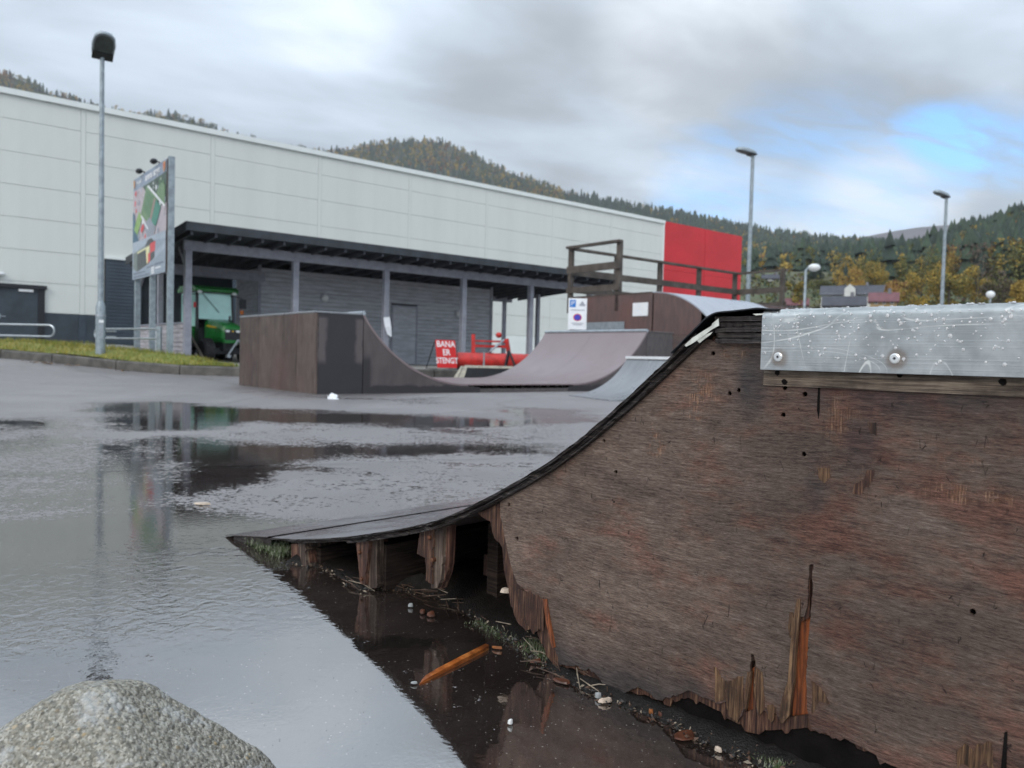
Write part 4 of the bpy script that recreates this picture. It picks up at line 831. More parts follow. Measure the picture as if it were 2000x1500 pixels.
# cross-grain orange patches where the outer veneer has worn through (fine vertical fibres)
vg = t.noise(t.map(o, (480, 1, 30)), 1.0, 3, .7); colo = t.ramp(t.ss(vg, .35, .68), [(0, (.05, .02, .012)), (.6, (.19, .09, .05)), (1, (.38, .24, .15))])
def spot(px, py, rx, rz):
    c = S(px, py); dx_ = t.math('DIVIDE', t.math('SUBTRACT', X_, c[0]), rx); dz_ = t.math('DIVIDE', t.math('SUBTRACT', Z_, c[1]), rz)
    return t.ss(t.math('SQRT', t.math('ADD', t.math('MULTIPLY', dx_, dx_), t.math('MULTIPLY', dz_, dz_))), 1.25, .35)
def anyof(l):
    r_ = spot(*l[0])
    for q in l[1:]: r_ = t.math('MAXIMUM', r_, spot(*q))
    return r_
worn = anyof([(1370, 770, .032, .035), (1355, 815, .014, .02), (1640, 815, .03, .04), (1690, 930, .012, .02), (1440, 690, .03, .014), (1275, 850, .012, .02), (1600, 925, .02, .012), (1470, 660, .03, .012), (1890, 965, .07, .014), (1870, 900, .03, .012), (1280, 870, .02, .02), (1690, 945, .012, .022)])
wm = t.math('MULTIPLY', worn, t.ss(t.noise(t.map(o, (40, 1, 60)), 1.0, 4, .7), .44, .60))
wm = t.math('MAXIMUM', wm, t.math('MULTIPLY', t.ss(big3, .63, .72), t.ss(f3, .5, .62)))
col = t.mix(t.math('MULTIPLY', wm, .62), col, colo)
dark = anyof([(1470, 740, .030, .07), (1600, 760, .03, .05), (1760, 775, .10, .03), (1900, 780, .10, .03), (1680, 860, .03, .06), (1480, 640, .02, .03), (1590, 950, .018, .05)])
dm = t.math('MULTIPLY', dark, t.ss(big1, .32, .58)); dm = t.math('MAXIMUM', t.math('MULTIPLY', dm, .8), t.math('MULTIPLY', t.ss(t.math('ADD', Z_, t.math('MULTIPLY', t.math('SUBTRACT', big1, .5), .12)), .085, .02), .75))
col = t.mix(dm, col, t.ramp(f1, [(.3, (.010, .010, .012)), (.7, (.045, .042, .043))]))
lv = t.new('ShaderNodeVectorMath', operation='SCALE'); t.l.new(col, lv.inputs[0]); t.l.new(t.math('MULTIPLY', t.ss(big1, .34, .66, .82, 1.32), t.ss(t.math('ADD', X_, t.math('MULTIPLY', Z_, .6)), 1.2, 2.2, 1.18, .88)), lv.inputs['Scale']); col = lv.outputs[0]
# short vertical checks
ck = t.new('ShaderNodeTexVoronoi', feature='DISTANCE_TO_EDGE'); t.l.new(t.map(o, (110, 1, 34)), ck.inputs['Vector']); ck.inputs['Scale'].default_value = 1.0
ckm = t.math('MULTIPLY', t.ss(ck.outputs['Distance'], .035, .012), t.ss(t.noise(t.map(o, (60, 1, 26)), 1.0, 2), .62, .68))
col = t.mix(t.math('MULTIPLY', ckm, .8), col, (.012, .010, .009))
t.l.new(col, p.inputs['Base Color']); t.l.new(t.mixf(dm, .55, .40), p.inputs['Roughness']); p.inputs['Specular IOR Level'].default_value = .22
hgt = t.math('SUBTRACT', grainv, t.math('MULTIPLY', ckm, .6)); hgt = t.math('SUBTRACT', hgt, t.math('MULTIPLY', wm, .25))
t.l.new(t.bump(hgt, .75, .0035), p.inputs['Normal'])
face_m = m
def fibre_mat(name, stops, sx=220, sz=9, rough=.6):
    m, t, p = newmat(name); o = objc(t); a = t.noise(t.map(o, (sx, sx, sz)), 1.0, 4, .7); b = t.noise(o, 16, 4, .6)
    t.l.new(t.mix(t.ss(b, .40, .7, 0, .7), t.ramp(t.ss(a, .3, .72), stops), (.020, .012, .009)), p.inputs['Base Color']); p.inputs['Roughness'].default_value = rough; p.inputs['Specular IOR Level'].default_value = .3
    t.l.new(t.bump(a, .8, .004), p.inputs['Normal']); return m
core_m = fibre_mat('torn_red_brown_ply_core', [(0, (.014, .007, .006)), (.45, (.065, .029, .02)), (.8, (.14, .072, .043)), (1, (.25, .15, .09))])
tan_m = fibre_mat('torn_tan_fibres', [(0, (.026, .014, .008)), (.5, (.10, .052, .027)), (1, (.25, .15, .08))])
edge_m = fibre_mat('dark_laminated_edge', [(0, (.006, .005, .005)), (.55, (.026, .021, .020)), (1, (.12, .10, .09))], 10, 420, .5)
skin_m = ply_mat('wet_ramp_skin', (.13, .115, .118), (.085, .072, .075), (.10, .07, .07), (1, 6, 1), .26, 3, 2.0)
rib_m = fibre_mat('split_red_brown_ribs', [(0, (.022, .012, .010)), (.5, (.10, .046, .032)), (1, (.24, .135, .09))], 130, 6)
greyrib_m = fibre_mat('split_grey_brown_ribs', [(0, (.02, .015, .013)), (.5, (.085, .058, .045)), (1, (.22, .17, .13))], 130, 6)

def jag_poly(pts, step, amp, vertical=True, seed=0):
    """subdivide an outline and give it torn fibre teeth (mostly vertical offsets)"""
    r_ = random.Random(seed); q = resample(pts, step); out = []; tooth = 0
    for i, (x, z) in enumerate(q):
        if r_.random() < .45: tooth = r_.uniform(-1, 1) ** 3 * amp + r_.uniform(-.25, .25) * amp
        out.append((x + r_.uniform(-.0008, .0008), z + tooth) if vertical else (x + tooth, z + r_.uniform(-.001, .001)))
    return out
def top_under(xs, off): return [(x, topz(x) - off * math.sqrt(1 + ((topz(x + .01) - topz(x - .01)) / .02) ** 2)) for x in xs]
hole_px = [(1393, 690), (1443, 762), (1425, 768), (1530, 810), (1180, 861), (1203, 922), (1570, 887), (994, 985), (1010, 1052), (1533, 757), (1900, 1195), (1572, 770)]
def ngon(c, r_, n=9, seed=0): rr_ = random.Random(seed); return [(c[0] + r_ * rr_.uniform(.8, 1.2) * math.cos(6.28 * i / n), c[1] + r_ * rr_.uniform(.8, 1.2) * math.sin(6.28 * i / n)) for i in range(n)]
holes = [ngon(S(x, y), random.uniform(.0032, .0048), 9, i) for i, (x, y) in enumerate(hole_px)]
xl = 1.158
xs = list(np.arange(xl, 1.622, .015))
upper = top_under(xs, .0176) + [(1.626, .606), (XE, .606)]
bottom_px = [(1905, 1555), (1860, 1520), (1820, 1525), (1740, 1497), (1700, 1476), (1650, 1449), (1584, 1427), (1576, 1380), (1574, 1330), (1580, 1240), (1586, 1160), (1588, 1102), (1580, 1104), (1577, 1180), (1572, 1200), (1553, 1205), (1545, 1290), (1534, 1400), (1526, 1412), (1512, 1388), (1508, 1410), (1494, 1386), (1480, 1398), (1473, 1350), (1476, 1300), (1473, 1278), (1467, 1276), (1465, 1312), (1458, 1330), (1452, 1390), (1440, 1412), (1425, 1395), (1418, 1368), (1400, 1374), (1345, 1348), (1310, 1366), (1283, 1362), (1245, 1340), (1215, 1352), (1180, 1338), (1150, 1308), (1120, 1300), (1092, 1298), (1086, 1275), (1075, 1225), (1062, 1170), (1030, 1158), (1010, 1140), (996, 1100), (988, 1060), (978, 1010)]
bot = [S(*q) for q in bottom_px]
tail = [(XE, .05), (2.3, .035), (2.1, .04)]
fill_ = jag_poly(tail + bot, .006, .0055, True, 4)
fo = upper + fill_ + [(xl + .002, topz(xl) - .05)]
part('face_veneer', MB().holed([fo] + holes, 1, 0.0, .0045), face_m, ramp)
# core ply, a little larger at the torn edges
cb_px = [(1905, 1545), (1760, 1488), (1640, 1440), (1590, 1424), (1540, 1430), (1500, 1432), (1460, 1424), (1400, 1390), (1345, 1362), (1310, 1374), (1240, 1350), (1180, 1346), (1120, 1306), (1085, 1300), (1068, 1285), (1060, 1258), (1045, 1225), (1028, 1232), (1012, 1215), (1000, 1190), (992, 1140), (985, 1115), (982, 1070), (966, 1055), (958, 1018), (942, 1008), (930, 998)]
cb = jag_poly([(XE, .03), (2.2, .02)] + [S(*q, .006) for q in cb_px], .005, .006, True, 11)
crack_hole = [S(x, y, .006) for x, y in ((1590, 1130), (1590, 1210), (1586, 1330), (1582, 1395), (1545, 1400), (1552, 1300), (1562, 1215), (1582, 1205), (1583, 1130))]
ch2 = [S(x, y, .006) for x, y in ((1476, 1290), (1472, 1330), (1472, 1385), (1458, 1390), (1462, 1330), (1470, 1290))]
u2 = top_under(list(np.arange(1.10, 1.622, .02)), .0185) + [(1.626, .604), (XE, .604)]
part('core_ply', MB().holed([u2 + cb, crack_hole, ch2] + [ngon(S(x, y, .006), .004, 7, i) for i, (x, y) in enumerate(hole_px)], 1, .0047, .011), core_m, ramp)
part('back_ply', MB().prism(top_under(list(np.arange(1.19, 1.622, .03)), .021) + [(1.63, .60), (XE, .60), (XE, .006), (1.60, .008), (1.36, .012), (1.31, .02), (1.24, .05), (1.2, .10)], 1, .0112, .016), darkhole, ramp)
part('exposed_board', MB().box(1.69, 1.84, .0162, .05, .02, .32), rawwood, ramp)
bk = MB()
for cpx, cpy, wpx, hpx in ((1568, 1300, 26, 195),):
    pts = [S(1590, 1195, .0105), S(1586, 1395, .0105), S(1545, 1400, .0105), S(1556, 1240, .0105), S(1568, 1198, .0105)]
    bk.prism(pts, 1, .0106, .0111)
for pts in ([(1476, 1300), (1472, 1390), (1456, 1392), (1464, 1310)],): bk.prism([S(x, y, .0105) for x, y in pts], 1, .0105, .0111)
part('raw_wood_patch', bk, rawwood, ramp)
# lifted splinters hanging off the cracks
def splinter(pxs, wpx, lift0, lift1, mat_=tan_m):
    n = len(pxs); vs = []
    for i, (x, y) in enumerate(pxs):
        k = i / (n - 1); w_ = wpx[i] / 2; off = -(lift0 + (lift1 - lift0) * k)
        for sx_, o2 in ((-w_, off), (w_, off - .001), (w_, off + .005), (-w_, off + .004)):
            a = S(x + sx_, y, off); vs.append((a[0], o2, a[1]))
    fs = [(0, 1, 2, 3), (4 * n - 1, 4 * n - 2, 4 * n - 3, 4 * n - 4)]
    for i in range(n - 1): fs += [(4 * i + k, 4 * i + (k + 1) % 4, 4 * i + 4 + (k + 1) % 4, 4 * i + 4 + k) for k in range(4)]
    return part('splinter', MB().add(vs, fs), mat_, ramp)
splinter([(1560, 1170), (1556, 1205), (1549, 1262), (1545, 1330), (1536, 1365), (1531, 1398), (1527, 1412)], [7, 12, 11, 13, 18, 20, 6], .0005, .012)
splinter([(1545, 1196), (1546, 1225), (1544, 1245)], [6, 14, 4], .001, .003)
splinter([(1464, 1312), (1460, 1340), (1456, 1385)], [8, 9, 4], .001, .006)
def torn(pxs, m_, y=-.0009, seed=1):
    part('torn_veneer', MB().holed([jag_poly([S(*q) for q in pxs] + [S(*pxs[0])], .004, .0055, True, seed)], 1, y, y + .0014), m_, ramp)
torn([(1500, 1380), (1516, 1378), (1513, 1404), (1508, 1410), (1502, 1400)], tan_m, -.003, 1)
torn([(1418, 1330), (1452, 1318), (1452, 1385), (1440, 1412), (1424, 1396), (1418, 1366)], tan_m, -.0009, 2)
torn([(1474, 1300), (1490, 1316), (1494, 1384), (1482, 1398), (1474, 1352)], tan_m, -.0009, 3)
torn([(1395, 1300), (1418, 1330), (1416, 1368), (1398, 1372)], tan_m, -.0007, 4)
torn([(1586, 1330), (1604, 1346), (1622, 1372), (1600, 1374), (1586, 1395)], tan_m, -.0007, 5)
torn([(1598, 914), (1621, 914), (1622, 935), (1610, 942), (1599, 934)], tan_m, -.0006, 6)
torn([(1694, 917), (1708, 915), (1704, 940), (1692, 950), (1682, 966), (1666, 965), (1668, 948), (1686, 938)], core_m, -.0006, 7)
torn([(1695, 828), (1712, 826), (1712, 846), (1700, 848)], core_m, -.0006, 8)
torn([(1868, 1470), (1886, 1452), (1900, 1462), (1912, 1450), (1938, 1448), (1940, 1500), (1870, 1500)], tan_m, -.0009, 9)
splinter([(1064, 1170), (1070, 1215), (1080, 1265)], [8, 8, 4], .001, .006, rawwood)
torn([(1012, 1150), (1062, 1166), (1062, 1225), (1040, 1240), (1018, 1205)], core_m, -.0004, 12)
part('crack', MB().prism([S(x, y) for x, y in ((1598, 757), (1602, 757), (1601, 800), (1599, 818), (1596, 800))], 1, -.0009, .002), darkhole, ramp)
part('crack', MB().prism([S(x, y) for x, y in ((1962, 1430), (1968, 1428), (1966, 1500), (1958, 1560), (1955, 1500))], 1, -.0009, .002), darkhole, ramp)
part('batten', MB().box(S(1494, 725)[0], XE, -.0035, -.0003, S(1600, 757)[1], .5655), fibre_mat('paler_cleaner_wood_strip', [(0, (.045, .032, .025)), (.5, (.15, .115, .085)), (1, (.29, .235, .18))], 9, 300), ramp)
for x, y in ((1518, 728), (1532, 746), (1758, 731), (1958, 746)):
    c = S(x, y, -.004); part('nail_hole', MB().prism(ngon(c, .0042, 9, x), 1, -.0042, -.0036), darkhole, ramp)

# curved skin: three bent sheets with ragged laminated ends
def ragged_sheet(pr, t0, t1, y0, y1, seed, amp):
    """sheet between depths t0..t1 below the profile; the y0 edge is ragged in several laminations"""
    r_ = random.Random(seed); n = len(pr); K = 4; rows_ = []
    nor = []
    for i in range(n):
        a, b = pr[max(0, i - 1)], pr[min(n - 1, i + 1)]; d = math.hypot(b[0] - a[0], b[1] - a[1]); nor.append((-(b[1] - a[1]) / d, (b[0] - a[0]) / d))
    vs = []; fs = []
    lamj = [[0.0] * n for _ in range(K)]
    for k in range(K):
        j = 0
        for i in range(n):
            if r_.random() < .35: j = r_.uniform(-1, 1) * amp
            lamj[k][i] = j
    def P(i, dep): return (pr[i][0] - nor[i][0] * dep, pr[i][1] - nor[i][1] * dep)
    for k in range(K):
        for i in range(n):
            q = P(i, t0 + (t1 - t0) * k / (K - 1)); vs.append((q[0], y0 + lamj[k][i] * (1 if k % 2 else .4), q[1]))
    for dep in (t0, t1):
        for i in range(n): q = P(i, dep); vs.append((q[0], y1, q[1]))
    for k in range(K - 1):
        for i in range(n - 1): fs.append((k * n + i, k * n + i + 1, (k + 1) * n + i + 1, (k + 1) * n + i))
    b0, b1 = K * n, (K + 1) * n
    top = [(i, b0 + i, b0 + i + 1, i + 1) for i in range(n - 1)]; und = [((K - 1) * n + i, (K - 1) * n + i + 1, b1 + i + 1, b1 + i) for i in range(n - 1)]; bck = [(b0 + i, b1 + i, b1 + i + 1, b0 + i + 1) for i in range(n - 1)]
    mb = MB().add(vs, fs, 0); mb.f += top + und + bck; mb.m += [1] * len(top) + [0] * (len(und) + len(bck)); return mb
fine = smooth(resample(TOP, .008), 10)
curve = [q for q in fine if q[0] > .24] + [(1.626, .645)]
part('plywood_sheet', ragged_sheet([q for q in curve if q[0] < 1.60], .0002, .0056, -.010, RW, 1, .0040), [edge_m, skin_m], ramp)
part('plywood_sheet', ragged_sheet([q for q in curve if q[0] > .34], .0059, .0112, -.006, RW, 2, .005), [edge_m, edge_m], ramp)
part('plywood_sheet', ragged_sheet([q for q in curve if q[0] > .62], .0116, .0172, -.010, RW, 3, .004), [edge_m, edge_m], ramp)
# toe: thick board and thin steel lip with a seam
part('toe_board', ragged_sheet(smooth(resample([(.0, .012), (.12, .030), (.232, .046)], .01), 2), .001, .022, -.006, RW, 5, .003), [edge_m, skin_m], ramp)
part('toe_plate', ragged_sheet(smooth(resample([(-.045, .0035), (.0, .0135), (.12, .0325), (.226, .0495)], .012), 2), 0, .0022, -.012, RW, 6, .0006), [mat('rusty_wet_steel_lip', (.12, .095, .085), .28, .4, .5, 5), skin_m], ramp)
# layered deck end beside the coping
xs0, xs1 = 1.627, 1.7065
for k in range(5):
    z1 = .6445 - k * .0082; n = 12; r_ = random.Random(k + 20); vs = []
    for i in range(n):
        x = xs0 + (xs1 - xs0) * i / (n - 1) + (.0 if i else k * .0006); y = -.010 + (k % 2) * .0025 + r_.uniform(-.0012, .0012); a = r_.uniform(-.0005, .0005)
        vs += [(x, y, z1 - .0003 + a), (x, y + r_.uniform(-.001, .001), z1 - .0075 + a), (x, RW, z1 - .0003), (x, RW, z1 - .0075)]
    fs = []
    for i in range(n - 1): o_ = 4 * i; fs += [(o_, o_ + 1, o_ + 5, o_ + 4), (o_, o_ + 4, o_ + 6, o_ + 2), (o_ + 1, o_ + 3, o_ + 7, o_ + 5)]
    fs += [(0, 2, 3, 1), (4 * n - 4, 4 * n - 3, 4 * n - 1, 4 * n - 2)]
    part('deck_layer', MB().add(vs, fs), edge_m, ramp)
part('deck', MB().box(1.7075, XE, .004, RW, .607, .6445), edge_m, ramp)
lip = smooth(resample([(1.553, .588), (1.585, .617), (1.615, .6435), (1.629, .6505), (1.66, .6520), (1.69, .6545), (1.7, .6555), (1.712, .6535), (1.73, .6525)], .006), 2)
part('cover_strip', ragged_sheet(lip, -.0012, .0008, -.0135, RW * .8, 9, .0008), [blackp, white], ramp)
def edge_chip(pxs, y=-.0175):
    part('paint_flake', MB().prism([S(a, b, y) for a, b in pxs], 1, y, y + .0012), white_old, ramp)
white_old = mat('old_cream_white_paint', (.60, .61, .55), .55, 0, .3, 60, .3, 300)
edge_chip([(1337, 674), (1352, 660), (1372, 647), (1390, 636), (1391, 632), (1403, 622), (1404, 636), (1396, 640), (1388, 645), (1372, 658), (1350, 672), (1340, 677)])
edge_chip([(1363, 662), (1374, 655), (1392, 648), (1388, 653), (1376, 662), (1366, 670), (1362, 666)], -.0165)
edge_chip([(1470, 613), (1494, 612), (1488, 615), (1476, 616)], -.0135)
part('corner_crack', MB().prism([S(x, y) for x, y in ((1401, 640), (1405, 640), (1404, 650), (1401, 649))], 1, -.0009, .002), darkhole, ramp)
# coping: bent aluminium angle
m, t, p = newmat('scratched_aluminium'); o = objc(t)
s1 = t.noise(t.map(o, (2.2, 2, 8), (0, R(12), 0)), 1.5, 1, .4, .7); s2 = t.noise(t.map(o, (1.6, 2, 9), (0, R(-10), 0), (4, 2, 1)), 1.8, 1, .4, .8); s3 = t.noise(t.map(o, (9, 9, 3), (0, R(35), 0), (2, 7, 3)), 1.0, 1, .4, .4)
def line_(n, c, w_): return t.ss(t.math('ABSOLUTE', t.math('SUBTRACT', n, c)), w_, w_ * .25)
scr = t.math('MAXIMUM', t.math('MAXIMUM', line_(s1, .5, .006), line_(s1, .56, .004)), t.math('MAXIMUM', line_(s2, .47, .010), t.math('MAXIMUM', line_(s2, .53, .004), line_(s3, .5, .004))))
scr = t.math('MULTIPLY', scr, t.ss(t.noise(o, 22, 3, .6), .36, .6)); hair = t.ss(t.noise(t.map(o, (3, 3, 420)), 1.0, 2, .5), .45, .7)
cl = t.noise(o, 30, 4, .6)
base = t.mix(t.ss(cl, .3, .7), (.36, .375, .37), (.52, .535, .525)); base = t.mix(t.math('MULTIPLY', scr, .8), base, (.80, .80, .76))
sepc = t.new('ShaderNodeSeparateXYZ'); t.l.new(o, sepc.inputs[0])
rust = None
for sxy in ((1520, 697), (1748, 700)):
    c = S(*sxy, -.014); d2 = t.math('SQRT', t.math('ADD', t.math('POWER', t.math('SUBTRACT', sepc.outputs[0], c[0] + .002), 2), t.math('POWER', t.math('SUBTRACT', sepc.outputs[2], c[1] - .001), 2)))
    q = t.ss(t.math('ADD', d2, t.math('MULTIPLY', t.math('SUBTRACT', cl, .5), .008)), .017, .008); rust = q if rust is None else t.math('MAXIMUM', rust, q)
base = t.mix(t.math('MULTIPLY', rust, .55), base, (.20, .12, .075))
t.l.new(base, p.inputs['Base Color']); p.inputs['Metallic'].default_value = .85
t.l.new(t.math('ADD', t.mixf(hair, .30, .40), t.math('MULTIPLY', scr, .12)), p.inputs['Roughness']); t.l.new(t.bump(t.math('ADD', hair, t.math('MULTIPLY', scr, -1.0)), .12, .001), p.inputs['Normal'])
alu = m
cx0 = 1.7068; zt, zb = .6535, .5665; rb_ = .013; yf = -.0145
pr = [(yf, zb)] + [(yf, zb + .02 * i) for i in range(1, 4)] + [(yf + rb_ - rb_ * math.cos(a), zt - rb_ + rb_ * math.sin(a)) for a in np.linspace(0, math.pi / 2, 8)] + [(.075, zt)]
vs = []; n = len(pr); XS = list(np.linspace(cx0, XE + .01, 24))
def wav(x): return 0.0
for off in (0, .0022):
    for x in XS: vs += [((x, y + off + (wav(x) if z < .6 else 0), z) if y < -.003 else (x, y, z - off)) for y, z in pr]
fs = []; N2 = n * len(XS)
for i in range(len(XS) - 1):
    for k in range(n - 1):
        q = (i * n + k, (i + 1) * n + k, (i + 1) * n + k + 1, i * n + k + 1); fs += [q, tuple(N2 + a for a in q[::-1])]
for k in range(n - 1): fs += [(k, k + 1, N2 + k + 1, N2 + k)]
for i in range(len(XS) - 1): fs += [(i * n, N2 + i * n, N2 + (i + 1) * n, (i + 1) * n)]
cop = part('coping', MB().add(vs, fs), alu, ramp, True)
for px_1, py_1 in ((1520, 697), (1748, 700)):
    c = S(px_1, py_1, yf); sc_ = part('screw', MB().tube([(c[0], yf + .001, c[1]), (c[0], yf - .0014, c[1]), (c[0], yf - .0022, c[1])], [.0066, .0064, .0048], 20), galv_screw if 'galv_screw' in globals() else mat('bright_zinc', (.72, .73, .72), .35, .6, .1, 50), cop)
    st = [(c[0] + (.0024 if i % 2 == 0 else .0013) * math.cos(i * math.pi / 6), c[1] + (.0024 if i % 2 == 0 else .0013) * math.sin(i * math.pi / 6)) for i in range(12)]
    st_o = part('screw_socket', MB().prism(st, 1, yf - .0026, yf - .00222), blackp, sc_ if False else cop)
# water drops
m, t, p = newmat('water_drop'); p.inputs['Base Color'].default_value = (1, 1, 1, 1); p.inputs['Transmission Weight'].default_value = .62; p.inputs['IOR'].default_value = 1.45; p.inputs['Roughness'].default_value = 0  # partly opaque white, so the glints of refracted sky sit in the colour
drop_m = m; rr = random.Random(5); mb = MB()
def drop(x, z, r_):
    vs = []; nu, nv = 10, 4
    for j in range(nv + 1):
        th_ = math.pi / 2 * j / nv
        for i in range(nu): a = 6.28319 * i / nu; st_ = 1.25 if math.sin(a) < 0 else .95; vs.append((x + r_ * math.cos(th_) * math.cos(a), yf - .0002 - .55 * r_ * math.sin(th_), z + r_ * st_ * math.cos(th_) * math.sin(a)))
    mb.add(vs, [(j * nu + i, j * nu + (i + 1) % nu, (j + 1) * nu + (i + 1) % nu, (j + 1) * nu + i) for j in range(nv) for i in range(nu)] + [tuple(range(nu))])
def dropt(x, y, r_):
    mb.ball((x, y, zt), r_, r_, r_ * .6, 10, 8, zmin=0.0)
for k in range(330):
    x = rr.uniform(cx0 + .002, 2.2); z = .655 - .006 - abs(rr.gauss(0, .032))
    if z > zb + .004: drop(x, z, rr.choice((.0008, .001, .0012, .0016)) * rr.uniform(.8, 1.2))
for k in range(26): drop(rr.uniform(cx0 + .01, 2.1), rr.uniform(zb + .012, zt - .012), rr.uniform(.0018, .0028))
for k in range(330): dropt(rr.uniform(cx0, 2.3), rr.uniform(yf + .006, .05), rr.uniform(.0009, .0028))
stuff(part('water_drops', mb, drop_m, cop, True))

# ribs under the torn side
def rib(pxs, depth, m_, seed, y0=.0):
    pts = jag_poly([S(x, y, y0) for x, y in pxs], .006, .004, False, seed); return part('rib', MB().prism(pts, 1, y0, depth), m_, ramp)
rib([(568, 1062), (600, 1064), (606, 1107), (570, 1100)], .05, rib_m, 1, .012); rib([(582, 1060), (596, 1060), (600, 1108), (588, 1104)], .1, greyrib_m, 2, .003)
rib([(694, 1050), (722, 1048), (712, 1143), (702, 1138), (700, 1100)], .06, rib_m, 3, .004); rib([(708, 1048), (735, 1046), (736, 1147), (714, 1152)], .035, greyrib_m, 4, .014)
rib([(820, 1036), (846, 1030), (842, 1140), (832, 1134), (830, 1090), (815, 1082)], .05, core_m, 5, .003); rib([(842, 1030), (866, 1020), (862, 1120), (856, 1150), (842, 1148)], .03, greyrib_m, 6, .008); rib([(850, 1026), (880, 1016), (876, 1110), (862, 1150), (846, 1150)], .034, rib_m, 7, .018)
for i, (x, y) in enumerate(((701, 1079), (705, 1131), (838, 1050), (844, 1094))):
    c = S(x, y, .0); part('screw', MB().tube([(c[0], .012, c[1]), (c[0], -.001, c[1]), (c[0], -.003, c[1])], [.005, .005, .0032], 12), mat('rusty_steel', (.13, .055, .03), .6, .5, .4, 40) if i == 0 else MATS['rusty_steel'], ramp)
joist_m = fibre_mat('shaded_dark_joist', [(0, (.006, .004, .004)), (.5, (.020, .013, .010)), (1, (.050, .033, .026))], 9, 160, .9)  # rib timber darkened; the shade inside the cavity is put into its colour
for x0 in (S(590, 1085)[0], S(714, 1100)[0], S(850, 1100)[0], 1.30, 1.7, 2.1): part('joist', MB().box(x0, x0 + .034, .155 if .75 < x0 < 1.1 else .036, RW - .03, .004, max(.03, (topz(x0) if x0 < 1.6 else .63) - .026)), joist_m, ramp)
part('far_side_panel', MB().prism([(.25, .003)] + top_under(list(np.arange(.26, 1.622, .05)), .031) + [(1.63, .6), (XE, .6), (XE, .003)], 1, RW - .025, RW - .005), ply_side, ramp)
part('back_panel', MB().box(XE - .02, XE, .02, RW - .03, .004, .604), ply_side, ramp)
part('fallen_board', MB().bar((1.16, .16, .01), (1.19, .22, .16), .09, .018, up=(0, 1, 0)), mat('grey_damp_board', (.045, .045, .05), .6), ramp)
part('cross_brace', MB().box(.9, 1.25, .2, .23, .05, .10), rib_m, ramp)

# ------------------------------------------------------------------ loose things on the wet ground
def gthing(name, label, cat, px, py, yaw=0, group=None, z=.003): g = G(px, py); return thing(name, label, cat, (g.x, g.y, z), yaw, group)
a, b = G(815, 1336), G(953, 1266); sp_ = thing('wood_splinter', 'long orange wet wood splinter floating in the puddle beside the broken ramp', 'splinter', ((a + b) / 2).to_tuple(), math.atan2((b - a).y, (b - a).x)); L = (b - a).length / 2
bright = fibre_mat('bright_wet_orange_wood', [(0, (.14, .035, .008)), (.5, (.36, .10, .02)), (1, (.55, .22, .06))], 16, 160, .3)
vs = []
for x, w0, w1, zt_ in ((-L, -.0055, -.0045, .002), (-L * .88, -.0062, .0000, .005), (-L * .74, -.0064, .0045, .006), (-L * .4, -.0062, .0062, .007), (L * .3, -.0066, .0064, .008), (L * .93, -.0064, .0066, .008), (L, -.003, .0066, .008)): vs += [(x, w0, 0), (x, w1, 0), (x, w1 - .0006, zt_), (x, w0 + .0006, zt_ * .9)]
fs = [(0, 1, 2, 3), (27, 26, 25, 24)]
for i in range(6): fs += [(4 * i + k, 4 * i + (k + 1) % 4, 4 * i + 4 + (k + 1) % 4, 4 * i + 4 + k) for k in range(4)]
part('splinter', MB().add(vs, fs), bright, sp_)
chipm = {'orange': mat('wet_orange_chip', (.26, .09, .025), .35, 0, .5, 60), 'red': mat('sodden_red_chip', (.10, .035, .018), .4, 0, .5, 40), 'pale': mat('pale_chip', (.52, .42, .33), .5, 0, .3, 60), 'grey': mat('grey_pebble', (.30, .31, .31), .5, 0, .3, 90), 'white': mat('dirty_white_scrap', (.74, .74, .72), .5, 0, .15, 40)}
def chip(name, label, cat, px, py, l, w_, h, m_, yaw, tip=.3):
    th_ = gthing(name, label, cat, px, py, yaw, {'wood_chip': 'wood chips on the wet ground', 'pebble': 'pebbles on the wet ground', 'seed_husk': 'seed husks at the panel foot'}.get(name)); r_ = random.Random(px); n = 9
    ol = [(l / 2 * math.cos(6.28 * i / n) * r_.uniform(.75, 1.1), w_ / 2 * math.sin(6.28 * i / n) * r_.uniform(.75, 1.1)) for i in range(n)]
    vs = [(x, y, 0) for x, y in ol] + [(x * .85, y * .8, h * r_.uniform(.7, 1.1) * (1 + tip * x / l)) for x, y in ol] + [(0, 0, h * 1.1)]
    fs = [(i, (i + 1) % n, n + (i + 1) % n, n + i) for i in range(n)] + [(n + i, n + (i + 1) % n, 2 * n) for i in range(n)]
    part('body', MB().add(vs, fs), m_, th_); return th_
chip('wood_chip', 'small orange wood chip right of the long splinter', 'wood chip', 970, 1269, .022, .007, .004, chipm['orange'], -.3)
chip('wood_chip', 'flat brown wood chip at the foot of the moss', 'wood chip', 1047, 1296, .026, .014, .005, chipm['red'], .2)
chip('wood_chip', 'broad sodden red-brown chip lying under the water beside the panel foot', 'wood chip', 1098, 1334, .04, .020, .003, chipm['red'], -.6)
chip('wood_chip', 'flat brown chip below the hole in the ramp side, left one', 'wood chip', 825, 1199, .012, .02, .007, chipm['red'], .3)
chip('wood_chip', 'flat red-brown chip below the hole in the ramp side, right one', 'wood chip', 842, 1205, .018, .02, .007, chipm['red'], 1.0)
chip('fallen_leaf', 'dark submerged leaf on the ground near the lower right', 'leaf', 1338, 1440, .042, .030, .002, chipm['red'], .8)
chip('seed_husk', 'amber seed husk at the foot of the panel, left of a browner one', 'seed', 1271, 1396, .007, .014, .006, chipm['orange'], .3)
chip('seed_husk', 'brown seed husk at the foot of the panel, right of an amber one', 'seed', 1289, 1402, .006, .013, .006, chipm['red'], .2)
